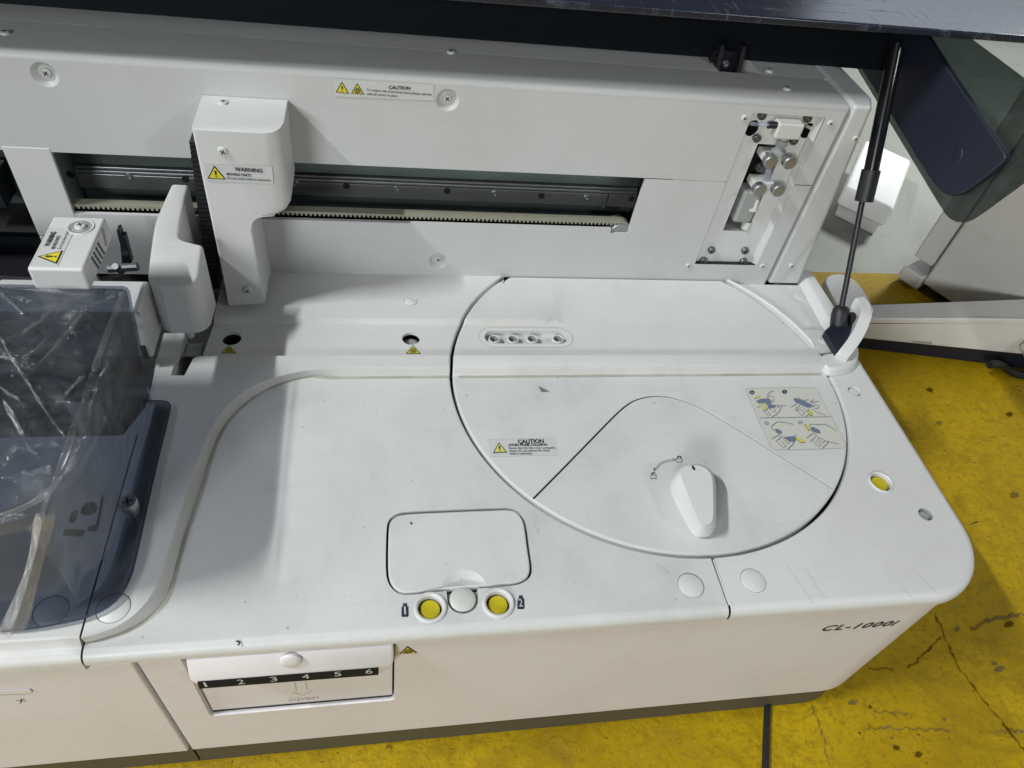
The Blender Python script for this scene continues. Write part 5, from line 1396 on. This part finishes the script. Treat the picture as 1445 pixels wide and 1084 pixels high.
mb.add(f_, [(0, 1, 2, 3, 4)], 'stain'); P('stain', mb, T_)
mb = MB()
f_ = [face(*p) - bk * .022 for p in ((1437, 487), (1452, 473), (1470, 520), (1446, 508))]
mb.hexa(f_, [p + bk * .02 for p in f_], 'bgwhite'); P('corner_piece', mb, T_, bevel=.003)
mb = MB(); mb.tube(smooth([on(1396, 515, 2, FLOOR + .03), on(1410, 513, 2, FLOOR + .03), on(1420, 520, 2, FLOOR + .012), on(1434, 529, 2, FLOOR + .006), on(1470, 533, 2, FLOOR + .006)], 2), .0065, 'rubber', 10)
o = P('black_cable', mb, None); o['label'] = 'thick black cable coming out beside the low white unit at the right edge'; o['category'] = 'cable'

# neighbouring machine at the right edge
c0 = on(1303, 402, 2, FLOOR + .02); c1 = on(1337, 425, 2, FLOOR + .02); uu = (c1 - c0); uu.z = 0; uu.normalize(); vv = Vector((-uu.y, uu.x, 0))
if vv.x < 0: vv = -vv
T_ = thing('neighbour_machine', 'tall white machine side panel with corner post at the right edge', 'machine', (c0.x, c0.y, FLOOR))
H_ = .75
mb = MB(); a = c0 - uu * .004; b_ = c0 + uu * .9
mb.hexa([a, b_, b_ + vv * .6, a + vv * .6], [p + Vector((0, 0, H_)) for p in (a, b_, b_ + vv * .6, a + vv * .6)], 'bgwhite'); P('side_panel', mb, T_, bevel=.006, seg=3)
mb = MB(); a = c0 - uu * .046 + vv * .004; b_ = c0 - uu * .008 + vv * .004; zz_ = Vector((0, 0, .034))
mb.hexa([p + zz_ for p in (a, b_, b_ + vv * .5, a + vv * .5)], [p + Vector((0, 0, H_)) for p in (a, b_, b_ + vv * .5, a + vv * .5)], 'bgwhite'); P('corner_post', mb, T_, bevel=.004)
mb = MB(); a = c0 - uu * .046 - vv * .010; b_ = c0 - uu * .004 - vv * .010
mb.hexa([p + Vector((0, 0, -.012)) for p in (a, b_, b_ + vv * .5, a + vv * .5)], [p + Vector((0, 0, .016)) for p in (a, b_, b_ + vv * .5, a + vv * .5)], 'bgwhite'); P('post_foot', mb, T_, bevel=.003)
mb = MB(); a = c0 + uu * .02 + vv * .03; b_ = c0 + uu * .8 + vv * .03
mb.hexa([Vector((p.x, p.y, FLOOR + .001)) for p in (a, b_, b_ + vv * .4, a + vv * .4)], [Vector((p.x, p.y, FLOOR + .022)) for p in (a, b_, b_ + vv * .4, a + vv * .4)], 'black'); P('base_shadow_gap', mb, T_)

# white box on the concrete floor
T_ = thing('white_box', 'bright white shallow box on a plinth on the grey concrete, behind the strut', 'box', (.85, .86, FLOOR))
zt_ = -.19
q = onl([(1193, 262), (1262, 295), (1287, 226), (1222, 196)], 2, zt_)
mb = MB()
def lowered(qs, z): return [Vector((p.x, p.y, z)) for p in qs]
mb.hexa(lowered(q, zt_ - .045), q, 'bgbright'); P('box_top', mb, T_, bevel=.008, seg=3)
cq = sum(q, Vector()) / 4
q2 = [cq + (p - cq) * .86 for p in q]; mb = MB(); mb.hexa(lowered(q2, FLOOR + .001 - .003), lowered(q2, zt_ - .045), 'bgwhite'); P('box_base', mb, T_, bevel=.004)
# round-ended white tray right behind the strut
zt_ = -.12
tp = [tuple(v)[:2] for v in onl([(1166, 405), (1163, 396), (1166, 390), (1174, 386), (1184, 385), (1195, 388), (1206, 394), (1216, 404), (1224, 416), (1230, 428), (1236, 440), (1215, 448), (1190, 446), (1176, 425)], 2, zt_)]
tp = [tuple(p) for p in smooth(tp, 1, True)]
mb = MB(); cen_ = Vector((sum(p[0] for p in tp) / len(tp), sum(p[1] for p in tp) / len(tp)))
mb.hexa([(*Vector(p).lerp(cen_, .12), FLOOR + .001) for p in tp], [(*p, zt_) for p in tp], 'bgbright')
o = P('white_bin', mb, None, bevel=.004, seg=3); o['label'] = 'white bin with a rounded top edge standing behind the strut bracket'; o['category'] = 'bin'
# black cable on the yellow floor in front
mb = MB(); mb.tube(smooth([on(1084, 960, 2, FLOOR + .004), on(1083, 1000, 2, FLOOR + .004), on(1081, 1040, 2, FLOOR + .004), on(1080, 1090, 2, FLOOR + .004), on(1078, 1130, 2, FLOOR + .004)], 2), .0036, 'rubber', 10)
o = P('floor_cable', mb, None); o['label'] = 'thin black cable running straight across the yellow floor below the front panel'; o['category'] = 'cable'
